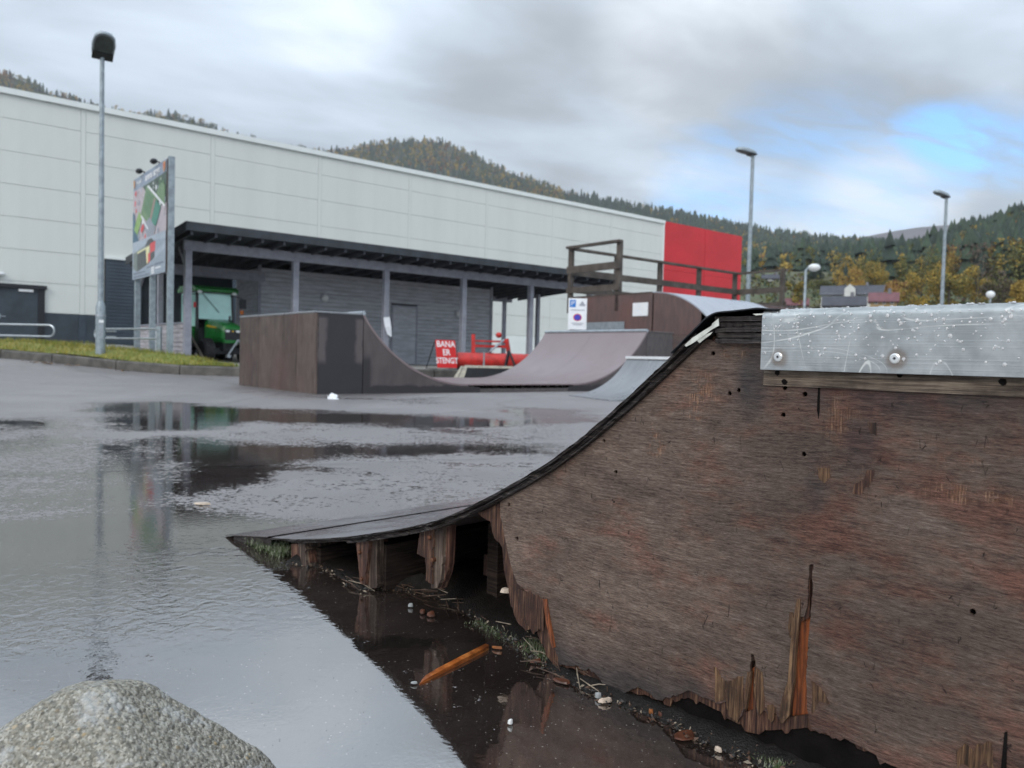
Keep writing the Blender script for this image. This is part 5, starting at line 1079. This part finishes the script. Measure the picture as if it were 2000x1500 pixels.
chip('paint_scrap', 'pale curled paint scrap on the mud under the panel edge', 'scrap', 1182, 1374, .026, .011, .006, chipm['pale'], .3)
chip('snail_shell', 'tiny grey round shell at the foot of the panel', 'shell', 1168, 1365, .012, .012, .008, chipm['grey'], 0)
chip('pebble', 'small white pebble on the dark wet ground under the panel', 'pebble', 996, 1416, .008, .009, .006, chipm['white'], 0)
chip('pebble', 'oblong pale pebble in the mud at the lower right', 'pebble', 1402, 1470, .014, .009, .006, chipm['pale'], -.8)
chip('pebble', 'pale grey pebble just below the rotten ribs', 'pebble', 802, 1187, .012, .009, .007, chipm['grey'], 0)
chip('shell_chip', 'thin grey shell chip by the tip of the orange splinter', 'shell', 809, 1338, .014, .006, .003, chipm['grey'], 0)
chip('wood_chip', 'cream sliver on the wet asphalt in the middle distance, right of the sign reflection', 'wood chip', 394, 986, .07, .03, .006, chipm['pale'], -.2)
th_ = chip('pale_bracket', 'pale pink fungus-like wood flake sticking out of the dark hole', 'flake', 985, 1163, .03, .02, .008, chipm['pale'], 0); v_ = RO + RX * 1.165 + RN * .02; th_.location = (v_.x, v_.y, .106)
lt0 = G(649, 779); lt_ = thing('crumpled_tissue', 'crumpled white tissue on the ground at the near corner of the half pipe', 'litter', lt0); mb = MB(); r_ = random.Random(2); vs = []; nu, nv = 9, 5
for j in range(nv + 1):
    for i in range(nu): a = 6.28 * i / nu; q = math.cos(1.57 * j / nv) * r_.uniform(.45, 1.25); vs.append((.075 * q * math.cos(a), .05 * q * math.sin(a), .068 * math.sin(1.57 * j / nv) * r_.uniform(.5, 1.2)))
part('tissue', MB().add(vs, [(j * nu + i, j * nu + (i + 1) % nu, (j + 1) * nu + (i + 1) % nu, (j + 1) * nu + i) for j in range(nv) for i in range(nu)]), paper, lt_)
# debris line along the foot of the ramp: twigs, crumbs, moss (uncountable)
r_ = random.Random(11); mb = MB(); foot = [(560, 1100), (640, 1108), (720, 1150), (800, 1152), (860, 1165), (930, 1200), (1000, 1245), (1050, 1270), (1090, 1310), (1180, 1355), (1260, 1385), (1340, 1420), (1440, 1470), (1540, 1500), (1700, 1560)]
def footp(k, spread):
    i = min(int(k), len(foot) - 2); f = k - i; g0 = G(foot[i][0] + (foot[i + 1][0] - foot[i][0]) * f, foot[i][1] + (foot[i + 1][1] - foot[i][1]) * f); return g0 + RN * r_.gauss(0, spread) + RX * r_.gauss(0, .01)
for k in range(2600):
    c = footp(r_.uniform(0, 14), .016); c.z = abs(r_.gauss(0, .003)) + .001; a = r_.uniform(0, 6.28); l = r_.choice((.0015, .002, .003, .005)) * r_.uniform(.6, 1.3); e = Vector((math.cos(a), math.sin(a), r_.uniform(-.5, .5))) * l; f = Vector((-math.sin(a), math.cos(a), r_.uniform(-.6, .6))) * l * r_.uniform(.3, .8); u = Vector((0, 0, l * .6))
    mb.add([c - e, c + f, c + e, c - f, c + u], [(0, 1, 4), (1, 2, 4), (2, 3, 4), (3, 0, 4)], r_.choice((0, 0, 0, 1, 1, 2)))
for k in range(90):
    kk = r_.uniform(1, 9); c = footp(kk, .02) + RN * r_.uniform(0, .03); c.z = r_.uniform(.004, .014); a = RA + r_.gauss(0, .5); l = r_.uniform(.008, .05)
    d_ = Vector((math.cos(a), math.sin(a), r_.gauss(0, .12))) * l; mid = c + Vector((0, 0, r_.uniform(0, .004))) + RN * r_.gauss(0, .003); mb.tube([c - d_, mid, c + d_], [.0008, .0013, .0006], 5, r_.choice((1, 2, 1)))
stuff(part('debris', mb, [mat('black_mud_crumbs', (.022, .018, .016), .5, 0, .5, 80), mat('brown_rot_crumbs', (.085, .045, .026), .6, 0, .5, 80), mat('pale_twigs', (.27, .22, .16), .6, 0, .4, 60)]))
mud = MB(); n = 70; vs = []
for i in range(n):
    k = 14 * i / (n - 1); j = min(int(k), 13); f = k - j; g0 = G(foot[j][0] + (foot[j + 1][0] - foot[j][0]) * f, foot[j][1] + (foot[j + 1][1] - foot[j][1]) * f)
    hump = .008 + .022 * math.exp(-((k - 3.8) / 1.3) ** 2); q = .022 * r_.uniform(.6, 1.2) * min(1, k * .7 + .2); vs += [g0 - RN * q + Vector((0, 0, -.002)), g0 - RN * q * .35 + Vector((0, 0, .004 + .004 * r_.random())), g0 + RN * .03 + Vector((0, 0, .006 + .008 * r_.random() + hump)), g0 + RN * .22 + Vector((0, 0, .012 + hump * 1.2))]
mud.add(vs, [(4 * i + c, 4 * i + 4 + c, 4 * i + 5 + c, 4 * i + 1 + c) for i in range(n - 1) for c in range(3)]); struct(part('mud', mud, mat('black_wet_mud', (.012, .0095, .008), .45, 0, .5, 60, .8, 300, spec=.3), None, True))
mo = MB()
def mosspatch(c0, c1, nb, sx, hmax, z0):
    for k in range(nb):
        f = r_.random(); c = c0.lerp(c1, f) + RN * r_.gauss(0, sx) + RX * r_.gauss(0, .006); c.z = z0 * r_.random(); a = r_.uniform(0, 6.28); h = r_.uniform(.3, 1) * hmax; w_ = .0012
        e = Vector((math.cos(a), math.sin(a), 0)) * w_; tip = c + Vector((r_.gauss(0, .35) * h, r_.gauss(0, .35) * h, h)); mo.add([c - e, c + e, tip], [(0, 1, 2)], 0 if r_.random() < .55 else 1)
mosspatch(RO + RX * .10 + RN * .02, RO + RX * .30 + RN * .015, 2600, .018, .016, .022); mosspatch(G(1035, 1262), G(1082, 1292), 1300, .012, .014, .008); mosspatch(G(1490, 1482), G(1530, 1500), 500, .008, .010, .004); mosspatch(G(930, 1215), G(1030, 1262), 500, .012, .008, .004)
stuff(part('moss', mo, [mat('green_moss', (.058, .085, .026), .7, 0, .4, 30), mat('pale_grey_moss', (.20, .22, .15), .7, 0, .4, 30)]))
# grit scattered over the near ground
mb = MB(); r_ = random.Random(21)
for k in range(900):
    px, py = r_.uniform(-60, 1500), 1500 - abs(r_.gauss(0, 190)); c = G(px, py); q = RL(px, py)
    if q[1] > -.01 and q[0] > 0: continue
    l = r_.choice((.0004, .0005, .0007, .0011)) * r_.uniform(.7, 1.2); c.z = .0012; a = r_.uniform(0, 6.28); e = Vector((math.cos(a), math.sin(a), 0)) * l; f = Vector((-math.sin(a), math.cos(a), 0)) * l * r_.uniform(.3, .9)
    mb.add([c - e, c + f, c + e, c - f, c + Vector((0, 0, l * .6))], [(0, 1, 4), (1, 2, 4), (2, 3, 4), (3, 0, 4)])
stuff(part('grit', mb, mat('pale_grit', (.17, .155, .14), .8, 0, .5, 300, spec=.15)))

# ------------------------------------------------------------------ concrete boulder bottom left
m, t, p = newmat('exposed_aggregate_stone'); o = objc(t)
v1 = t.new('ShaderNodeTexVoronoi'); t.l.new(t.map(o, (1, 1, 1.3)), v1.inputs['Vector']); v1.inputs['Scale'].default_value = 125; sx2 = t.new('ShaderNodeSeparateXYZ'); t.l.new(v1.outputs['Color'], sx2.inputs[0])
v2 = t.new('ShaderNodeTexVoronoi'); t.l.new(o, v2.inputs['Vector']); v2.inputs['Scale'].default_value = 420; sx3 = t.new('ShaderNodeSeparateXYZ'); t.l.new(v2.outputs['Color'], sx3.inputs[0])
c1 = t.ramp(sx2.outputs[0], [(0, (.12, .11, .09)), (.35, (.28, .26, .21)), (.6, (.37, .345, .28)), (.8, (.18, .175, .16)), (.93, (.42, .32, .19)), (1, (.70, .67, .60))]); c2 = t.ramp(sx3.outputs[1], [(0, (.17, .16, .13)), (.5, (.30, .28, .23)), (1, (.50, .475, .41))])
base = t.mix(t.ss(t.math('ADD', v1.outputs['Distance'], t.math('MULTIPLY', t.math('SUBTRACT', t.noise(o, 40, 4), .5), .9)), .22, .40), c1, c2); lich = t.ss(t.noise(o, 19, 6, .7), .53, .63); base = t.mix(t.math('MULTIPLY', lich, .7), base, (.50, .50, .48))
mossm = t.ss(t.noise(t.map(o, (1, 1, 1), (0, 0, 0), (4, 4, 1)), 13, 5, .7), .64, .70); base = t.mix(t.math('MULTIPLY', mossm, .7), base, (.11, .09, .03))
t.l.new(base, p.inputs['Base Color']); p.inputs['Roughness'].default_value = .75; p.inputs['Specular IOR Level'].default_value = .3
t.l.new(t.bump(t.math('ADD', t.math('MULTIPLY', v1.outputs['Distance'], -1.0), t.noise(o, 60, 5, .7)), 1.0, .009), p.inputs['Normal'])
YR = .90; rc_ = AT(200, 1500, YR); topZ = AT(225, 1334, YR).z
bo = thing('concrete_boulder', 'rounded exposed-aggregate concrete boulder in the near left corner', 'boulder', (rc_.x, YR, 0), 0)
bm = bmesh.new(); bmesh.ops.create_icosphere(bm, subdivisions=6, radius=1)
pl_ = [((-.09, .25, .96), .1255), ((.655, .02, .755), .121), ((-.568, .05, .823), .1274), ((-1, 0, .1), .165), ((0, -.62, .78), .135), ((.1, -1, .12), .125), ((.97, 0, .2), .18), ((.55, -.8, .3), .165), ((-.55, -.78, .3), .155), ((0, .9, .43), .078), ((0, 1, 0), .09), ((0, 0, -1), .2)]
pn_ = np.array([Vector(n_).normalized()[:] for n_, _ in pl_]); pd_ = np.array([d_ for _, d_ in pl_]); cz = topZ - .130
dirs = np.array([v.co[:] for v in bm.verts]); q = np.maximum(0, dirs @ pn_.T) / pd_; rad = (q ** 26).sum(1) ** (-1 / 26)
Pp = dirs * rad[:, None]; n1_ = fbm(Pp[:, 0] * 22 + 3, Pp[:, 2] * 22 + Pp[:, 1] * 17, 3, 5); n2_ = fbm(Pp[:, 0] * 150, Pp[:, 2] * 150 + Pp[:, 1] * 120, 8, 4); Pp *= (1 + .012 * n1_ + .008 * n2_)[:, None]
for v, q in zip(bm.verts, Pp): v.co = (q[0], q[1], max(-.03, q[2] + cz))
me = bpy.data.meshes.new('stone'); bm.to_mesh(me); bm.free(); link('stone', me, m, bo, True)

# ------------------------------------------------------------------ hills, field, far mountain
def azdir(px, y):
    d = ray(px, y); h = math.hypot(d.x, d.y); return d.x / h, d.y / h, d.z / h
SKA = [(-1600, 20), (-700, 70), (-250, 105), (0, 143), (40, 153), (90, 181), (130, 189), (200, 212), (280, 226), (330, 224), (380, 236), (430, 256), (520, 283), (600, 295), (640, 297), (680, 291), (720, 284), (760, 278), (800, 275), (850, 275), (880, 283), (905, 294), (950, 317), (1000, 338), (1050, 356), (1100, 375), (1150, 386), (1200, 397), (1250, 405), (1290, 412), (1340, 424), (1400, 437), (1450, 449), (1500, 459), (1560, 470), (1620, 477), (1680, 484), (1740, 490), (1800, 494), (1900, 494), (2200, 500), (3200, 520)]
SKB = [(1640, 600), (1700, 560), (1760, 528), (1800, 508), (1840, 496), (1880, 478), (1920, 468), (1945, 463), (1970, 448), (2000, 438), (2100, 400), (2400, 350), (3200, 320)]
SKC = [(1150, 520), (1400, 490), (1500, 484), (1650, 470), (1730, 454), (1800, 443), (1870, 438), (1930, 442), (2000, 430), (2300, 390), (3000, 400)]
def ridge_e(sk, px):
    y = np.interp(px, [a for a, _ in sk], [b for _, b in sk]) + (2 if sk is SKA else 16 if sk is SKB else 0); return azdir(px, y)
def hill(name, sk, cols_, Db, Dr, e0, mats_, bump_=1.0, seed=0, rows_=26, back=1.25):
    P = []
    for px in cols_:
        ax, ay, er = ridge_e(sk, px); db, dr_ = Db(px), Dr(px); eb = e0(px)
        for j in range(rows_):
            v = j / (rows_ - 2); 
            if j == rows_ - 1: D = dr_ * back; z = CAMH + er * dr_ * .7
            else:
                D = db + (dr_ - db) * v; e = eb + (er - eb) * v ** .85; z = CAMH + e * D + bump_ * 6 * float(fbm(np.array(px / 60.), np.array(v * 6), seed, 3)) * v * (1 - v) * 2
            P.append((ax * D, ay * D, z))
    n = len(cols_); idx = np.arange(n * rows_).reshape(n, rows_)
    F = np.stack([idx[:-1, :-1].ravel(), idx[1:, :-1].ravel(), idx[1:, 1:].ravel(), idx[:-1, 1:].ravel()], 1)
    o = npmesh(name, np.array(P), F, mats_, smooth=True); struct(o); return np.array(P).reshape(n, rows_, 3)
floor_m = mat('forest_floor', (.035, .045, .03), .9, 0, .4, .01, col2=(.05, .05, .03))
colsA = list(np.arange(-1600, 3000, 25)); colsB = list(np.arange(1640, 3000, 20)); colsC = list(np.arange(1150, 3000, 40))
DrA = lambda px: float(np.interp(px, [0, 900, 1300, 1700], [1700, 1700, 1350, 1000])); DbA = lambda px: 310.0
eA = lambda px: float(np.interp(px, [1300, 1520], [.04, .095]))
GA = hill('hills', SKA, colsA, DbA, DrA, eA, floor_m, seed=1); GB = hill('hill_right', SKB, colsB, lambda px: 235.0, lambda px: 430.0, lambda px: .085, floor_m, seed=2); GB  # noqa
bpy.data.objects['hill_right'].name = 'hillside'
mount_m = mat('heather_mountain', (.085, .06, .065), .9, 0, .4, .004); hill('mountain', SKC, colsC, lambda px: 1900.0, lambda px: 3500.0, lambda px: .10, mount_m, seed=3, back=1.02)
# meadow rising behind the lot on the right
fm = mat('meadow_grass', (.055, .075, .025), .8, 0, .4, .05, col2=(.085, .078, .032)); P = []; cf = list(np.arange(1380, 3200, 40)); Ds = list(np.linspace(62, 330, 20))
for px in cf:
    ax, ay, _ = azdir(px, 600)
    for D in Ds: P.append((ax * D, ay * D, -.06 + (CAMH + .112 * D) * float(sst(np.array(D), 62, 300)) + .3 * math.sin(px * .02 + D * .05)))
idx = np.arange(len(P)).reshape(len(cf), 20); struct(npmesh('meadow', np.array(P), np.stack([idx[:-1, :-1].ravel(), idx[1:, :-1].ravel(), idx[1:, 1:].ravel(), idx[:-1, 1:].ravel()], 1), fm, smooth=True))
def meadow_z(D): return -.06 + (CAMH + .112 * D) * float(sst(np.array(D), 62, 300))

# forest: each tree is real low-poly geometry, joined into one mass per hill
cone_v = []; cone_f = []; NS = 6
def conifer_template(seed):
    r_ = np.random.default_rng(seed); vs = []; fs = []; tiers = 4
    for k in range(tiers):
        zb_ = .06 + .22 * k; zt_ = zb_ + .34 if k < tiers - 1 else 1.0; rad = (.20 + .05 * (seed % 3)) * (1 - (.8 - .12 * (seed % 2)) * k / tiers); o_ = len(vs); ph = r_.uniform(0, 6)
        vs += [(rad * r_.uniform(.6, 1.15) * math.cos(ph + 6.28319 * i / NS), rad * r_.uniform(.6, 1.15) * math.sin(ph + 6.28319 * i / NS), zb_ + r_.uniform(-.03, .03)) for i in range(NS)] + [(0, 0, zt_)]
        fs += [(o_ + i, o_ + (i + 1) % NS, o_ + NS) for i in range(NS)]
    return np.array(vs), np.array(fs)
def decid_template(seed, N=70, q0=.04, q1=.09):
    r_ = np.random.default_rng(seed); nb_ = 7; bc = np.stack([r_.normal(0, .13, nb_), r_.normal(0, .13, nb_), r_.uniform(.3, .8, nb_)], 1); b = r_.integers(0, nb_, N); d = r_.normal(0, 1, (N, 3)); d /= np.linalg.norm(d, axis=1)[:, None]
    c = bc[b] + d * r_.uniform(.08, .2, (N, 1)); e1 = r_.normal(0, 1, (N, 3)); e1 /= np.linalg.norm(e1, axis=1)[:, None]; e2 = np.cross(e1, r_.normal(0, 1, (N, 3))); e2 /= np.linalg.norm(e2, axis=1)[:, None]; q = r_.uniform(q0, q1, (N, 1))
    return np.concatenate([c - e1 * q, c + e1 * q, c + e2 * q * 1.3]), np.stack([np.arange(N), np.arange(N) + N, np.arange(N) + 2 * N], 1)
TC = [conifer_template(i) for i in range(9)]; TD = [decid_template(10 + i) for i in range(4)]; TD2 = [decid_template(20 + i, 420, .014, .034) for i in range(4)]
fmats = []
for nm, c in (('spruce_dark', (.022, .040, .026)), ('spruce_mid', (.036, .060, .032)), ('birch_olive', (.15, .15, .04)), ('birch_gold', (.44, .30, .06)), ('rowan_rust', (.27, .135, .05)), ('bare_brown', (.13, .095, .07))): fmats.append(mat(nm, c, .85, 0, .45, .25))
def bil(Gd, u, v):
    n, r_, _ = Gd.shape; r_ = r_ - 1; fu, fv = u * (n - 1), v * (r_ - 1); i = np.clip(fu.astype(int), 0, n - 2); j = np.clip(fv.astype(int), 0, r_ - 2); a, b = (fu - i)[:, None], (fv - j)[:, None]
    return Gd[i, j] * (1 - a) * (1 - b) + Gd[i + 1, j] * a * (1 - b) + Gd[i, j + 1] * (1 - a) * b + Gd[i + 1, j + 1] * a * b
def forest(name, Gd, N, cols_, keep, hmin, hmax, pdec, label_seed, TD):
    r_ = np.random.default_rng(label_seed); u = r_.random(N); v = r_.random(N) ** .8; P = bil(Gd, u, v); px = cols_[0] + u * (cols_[-1] - cols_[0])
    ks = keep(px, v, P); u, v, P, px = u[ks], v[ks], P[ks], px[ks]; n = len(P); pd = pdec(px, v); isd = r_.random(n) < pd; H = hmin + (hmax - hmin) * r_.beta(2, 2.2, n) * np.where(isd, .72, 1)
    Vs = []; Fs = []; Ms = []; o_ = 0; hue = fbm(px / 40., v * 9, label_seed + 1, 3)
    for sel, tm in ((~isd, TC), (isd, TD)):
        ii = np.where(sel)[0]
        for k, (tv, tf) in enumerate(tm):
            jj = ii[k::len(tm)]
            if not len(jj): continue
            an = r_.uniform(0, 6.28, len(jj)); ca, sa = np.cos(an), np.sin(an); h = H[jj]; wd_ = h * r_.uniform(.6, 1.35, len(jj))
            X = tv[None, :, 0] * ca[:, None] - tv[None, :, 1] * sa[:, None]; Yv = tv[None, :, 0] * sa[:, None] + tv[None, :, 1] * ca[:, None]
            VV = np.stack([X * wd_[:, None], Yv * wd_[:, None], np.broadcast_to(tv[None, :, 2], X.shape) * h[:, None]], 2) + P[jj][:, None, :]
            Vs.append(VV.reshape(-1, 3)); Fs.append((tf[None] + (np.arange(len(jj)) * len(tv))[:, None, None] + o_).reshape(-1, 3)); o_ += len(jj) * len(tv)
            mi = np.where(r_.random(len(jj)) < .55, 0, 1) if tm is TC else np.clip(np.round(2.6 + hue[jj] * 1.3 + r_.normal(0, .8, len(jj))), 2, 5)
            Ms.append(np.repeat(mi, len(tf)))
    o = npmesh(name, np.concatenate(Vs), np.concatenate(Fs), fmats, midx=np.concatenate(Ms)); stuff(o); return o
def keepA(px, v, P):
    D = np.hypot(P[:, 0], P[:, 1]); yy = 673 + .025 * px - (P[:, 2] - CAMH) / P[:, 1] * FPX; roof = 178 + .195 * px
    return (px > -300) & (px < 2100) & ((yy < roof + 45) | (px > 1430))
forest('wooded_hills', GA, 60000, colsA, keepA, 8, 20, lambda px, v: np.clip(.16 + .40 * (v > .82) * (px < 1100) + .28 * (px > 1150) * (v < .7) + .25 * fbm(px / 70., v * 7, 77, 2), .03, .75), 31, TD)
forest('wooded_hillside', GB, 5200, colsB, lambda px, v, P: (px < 2350), 8, 19, lambda px, v: np.clip(.46 - .32 * v + .22 * fbm(px / 50., v * 7, 78, 2), .08, .7), 33, TD2)
# single autumn trees
def leaf_tree(px, yt, yb, wpx, D, lab, cols3, seed, conif=False):
    ax, ay, _ = azdir(px, yb); zb_ = meadow_z(D); f_ = Vector((ax * D, ay * D, zb_)); ztop = AT(px, yt, ay * D).z; H = ztop - zb_; w_ = wpx / FPX * D
    th = thing('conifer_tree' if conif else 'autumn_tree', lab, 'tree', f_, 0, 'trees above the coping on the right'); r_ = np.random.default_rng(seed)
    part('trunk', MB().tube([(0, 0, -.5), (.1, 0, H * .35), (0, .1, H * .8)], [.22, .16, .05], 7), fencewood, th)
    lm = MB()
    for k in range(5): a = r_.uniform(0, 6.28); lm.tube([(0, 0, H * (.25 + .1 * k)), (math.cos(a) * w_ * .3, math.sin(a) * w_ * .3, H * (.45 + .1 * k))], [.09, .03], 5)
    part('limb', lm, fencewood, th); N = 4600
    nb_ = 16; bc = np.stack([r_.normal(0, w_ * .22, nb_), r_.normal(0, w_ * .22, nb_), H * r_.uniform(.32, .86, nb_)], 1); br = w_ * r_.uniform(.12, .26, nb_)
    if conif: bc = np.stack([np.zeros(nb_), np.zeros(nb_), H * np.linspace(.1, .97, nb_)], 1); br = w_ * .5 * (1.05 - np.linspace(.1, 1, nb_))
    b = r_.integers(0, nb_, N); d = r_.normal(0, 1, (N, 3)); d /= np.linalg.norm(d, axis=1)[:, None]; c = bc[b] + d * (br[b] * r_.uniform(.55, 1.05, N))[:, None] * np.array([1, 1, .9 if not conif else .5]); c[:, 2] = np.clip(c[:, 2], H * .06, H)
    s_ = r_.uniform(.10, .22, N); e1 = r_.normal(0, 1, (N, 3)); e1 /= np.linalg.norm(e1, axis=1)[:, None]; e2 = np.cross(e1, r_.normal(0, 1, (N, 3))); e2 /= np.linalg.norm(e2, axis=1)[:, None]
    V = np.concatenate([c - e1 * s_[:, None], c + e2 * s_[:, None] * .7, c + e1 * s_[:, None], c - e2 * s_[:, None] * .7]); F = np.stack([np.arange(N) + N * k for k in range(4)], 1)
    npmesh('crown', V, F, [fmats[k] for k in cols3], th, midx=r_.integers(0, len(cols3), N))
for i, (px, yt, yb, wpx, D, lab, c3) in enumerate((
    (1560, 535, 606, 36, 150, 'yellow-green tree just right of the short lamp post', (2, 3, 2)), (1668, 521, 592, 52, 205, 'orange tree left of the pair above the dark roofed house', (3, 4, 3)), (1708, 508, 585, 46, 215, 'golden tree right of the orange one above the dark roofed house', (3, 3, 2)),
    (1742, 540, 592, 36, 190, 'small rusty orange tree behind the maroon house', (4, 3, 4)), (1797, 519, 604, 70, 165, 'broad yellow-green tree left of the slender lamp post', (2, 3, 3)), (1853, 522, 600, 46, 165, 'olive tree just right of the slender lamp post', (2, 2, 3)),
    (1905, 506, 598, 62, 170, 'tall golden tree between olive and brown ones', (3, 3, 2)), (1950, 520, 598, 64, 160, 'olive brown half-bare tree beside the tall golden one', (5, 2, 5)), (1986, 534, 596, 34, 150, 'bright yellow tree at the right edge of the photo', (3, 3, 3)),
    (1640, 560, 600, 40, 240, 'low olive bush-like tree left of the orange tree', (2, 5, 2)), (1600, 548, 604, 40, 230, 'dull green tree left of the dark roofed house', (2, 1, 2)), (1765, 545, 598, 34, 200, 'rust and gold tree in front of the wooded slope', (4, 3, 5)), (2040, 510, 600, 60, 160, 'golden tree just outside the right edge', (3, 2, 3)))):
    leaf_tree(px, yt, yb, wpx, D, lab, c3, 50 + i)
leaf_tree(1784, 474, 590, 44, 290, 'dark pointed spruce rising above the wooded slope', (0, 0, 1), 90, True)
leaf_tree(1590, 520, 600, 40, 260, 'dark spruce behind the short lamp post', (0, 1, 0), 91, True)
sb = MB(); r_ = random.Random(8)
for k in range(1700):
    px = r_.uniform(1450, 2150); D = r_.uniform(95, 270); ax, ay, _ = azdir(px, 600); c = Vector((ax * D, ay * D, meadow_z(D))); s_ = r_.uniform(.5, 1.5)
    if abs(px - 1680) < 75 and D < 225: continue
    for q in range(5):
        o_ = Vector((r_.gauss(0, .6), r_.gauss(0, .6), r_.uniform(.1, 1.2))) * s_; e = Vector((r_.gauss(0, 1), r_.gauss(0, 1), r_.gauss(0, 1))).normalized() * s_ * .5; f = e.cross(Vector((r_.gauss(0, 1), r_.gauss(0, 1), r_.gauss(0, 1)))).normalized() * s_ * .4
        sb.add([c + o_ - e, c + o_ + f, c + o_ + e, c + o_ - f], [(0, 1, 2, 3)], r_.choice((0, 1, 1, 2)))
stuff(part('shrubs', sb, [fmats[1], fmats[2], fmats[5]]))
# houses on the slope
wallw = mat('white_house_wall', (.62, .62, .60), .6, 0, .1, .5); walld = mat('grey_house_wall', (.16, .16, .18), .6, 0, .15, .5); wallr = mat('maroon_house_wall', (.15, .045, .055), .6, 0, .15, .5); roofs = mat('slate_roof', (.05, .052, .065), .6, 0, .2, .8); wally = mat('ochre_house_wall', (.40, .28, .14), .6, 0, .15, .5); roofm = mat('maroon_tile_roof', (.17, .07, .08), .65, 0, .2, .8)
def house(px, yb, wpx, hpx, rpx, D, lab, wm_, rm_, gable=False, turn=0.0):
    ax, ay, _ = azdir(px, yb); zb_ = AT(px, yb, ay * D).z; k = D / FPX; w_, h, r_ = wpx * k, hpx * k, rpx * k; th = thing('house', lab, 'house', (ax * D, ay * D, zb_), math.atan2(-ax, ay) + turn, 'houses on the meadow slope'); dp = w_ * .62
    part('wall', MB().box(-w_ / 2, w_ / 2, -dp / 2, dp / 2, -5, h).prism([(-dp / 2, h), (dp / 2, h), (0, h + r_ * .96)], 0, -w_ / 2, w_ / 2), wm_, th)
    rf = part('roof', MB().add([(x, y, z) for x in (-w_ / 2 - .4, w_ / 2 + .4) for y, z in ((-dp / 2 - .5, h - .25), (0, h + r_), (dp / 2 + .5, h - .25), (dp / 2 + .5, h - .45), (0, h + r_ - .2), (-dp / 2 - .5, h - .45))], [(0, 1, 7, 6), (1, 2, 8, 7), (2, 3, 9, 8), (3, 4, 10, 9), (4, 5, 11, 10), (5, 0, 6, 11), (0, 5, 4, 3, 2, 1), (6, 7, 8, 9, 10, 11)]), rm_, th)
    part('chimney', MB().box(w_ * .15, w_ * .15 + .6, -.3, .3, h + r_ * .5, h + r_ + .7), walld, rf)
    for q in range(3):
        x = -w_ * .34 + q * w_ * .3; wn = part('window', MB().box(x, x + w_ * .13, -dp / 2 - .08, -dp / 2 - .01, h * .35, h * .82), wallw, th); part('pane', MB().box(x + .12, x + w_ * .13 - .12, -dp / 2 - .11, -dp / 2 - .082, h * .35 + .12, h * .82 - .12), glass_d, wn)
    if gable:
        gx_ = -w_ * .08; gw = w_ * .16; part('gable_dormer', MB().prism([(gx_ - gw / 2, h * .2), (gx_ + gw / 2, h * .2), (gx_ + gw / 2, h + r_ * .45), (gx_, h + r_ * .95), (gx_ - gw / 2, h + r_ * .45)], 1, -dp / 2 - .7, 0), wallw, th)
    return th
house(1670, 585, 110, 8, 17, 200, 'long white house with dark slate roof and white gable on the meadow', wallw, roofs, True)
house(1648, 606, 66, 10, 15, 150, 'lower grey house with dark roof below the white gabled one', walld, roofs)
house(1725, 600, 42, 12, 14, 160, 'small ochre house with maroon roof right of the grey one', wally, roofm)
house(1556, 608, 34, 14, 10, 150, 'pale grey house beside the short lamp post', walld, roofm)
house(1508, 552, 34, 8, 7, 260, 'distant white house on the slope behind the deck rail', wallw, roofs)
house(1770, 580, 46, 6, 5, 230, 'flat pale house between the maroon roof and the yellow trees', wallw, roofs)

# ------------------------------------------------------------------ thin autumn haze over the valley
m = bpy.data.materials.new('haze'); m.use_nodes = True; m.node_tree.nodes.clear(); ou = m.node_tree.nodes.new('ShaderNodeOutputMaterial'); pv = m.node_tree.nodes.new('ShaderNodeVolumePrincipled'); pv.inputs['Color'].default_value = (.86, .90, .96, 1); pv.inputs['Density'].default_value = .00014; pv.inputs['Anisotropy'].default_value = .0
m.node_tree.links.new(pv.outputs[0], ou.inputs['Volume'])
hz = part('haze', MB().box(-3700, 3700, -500, 4700, -6, 760), m); stuff(hz)
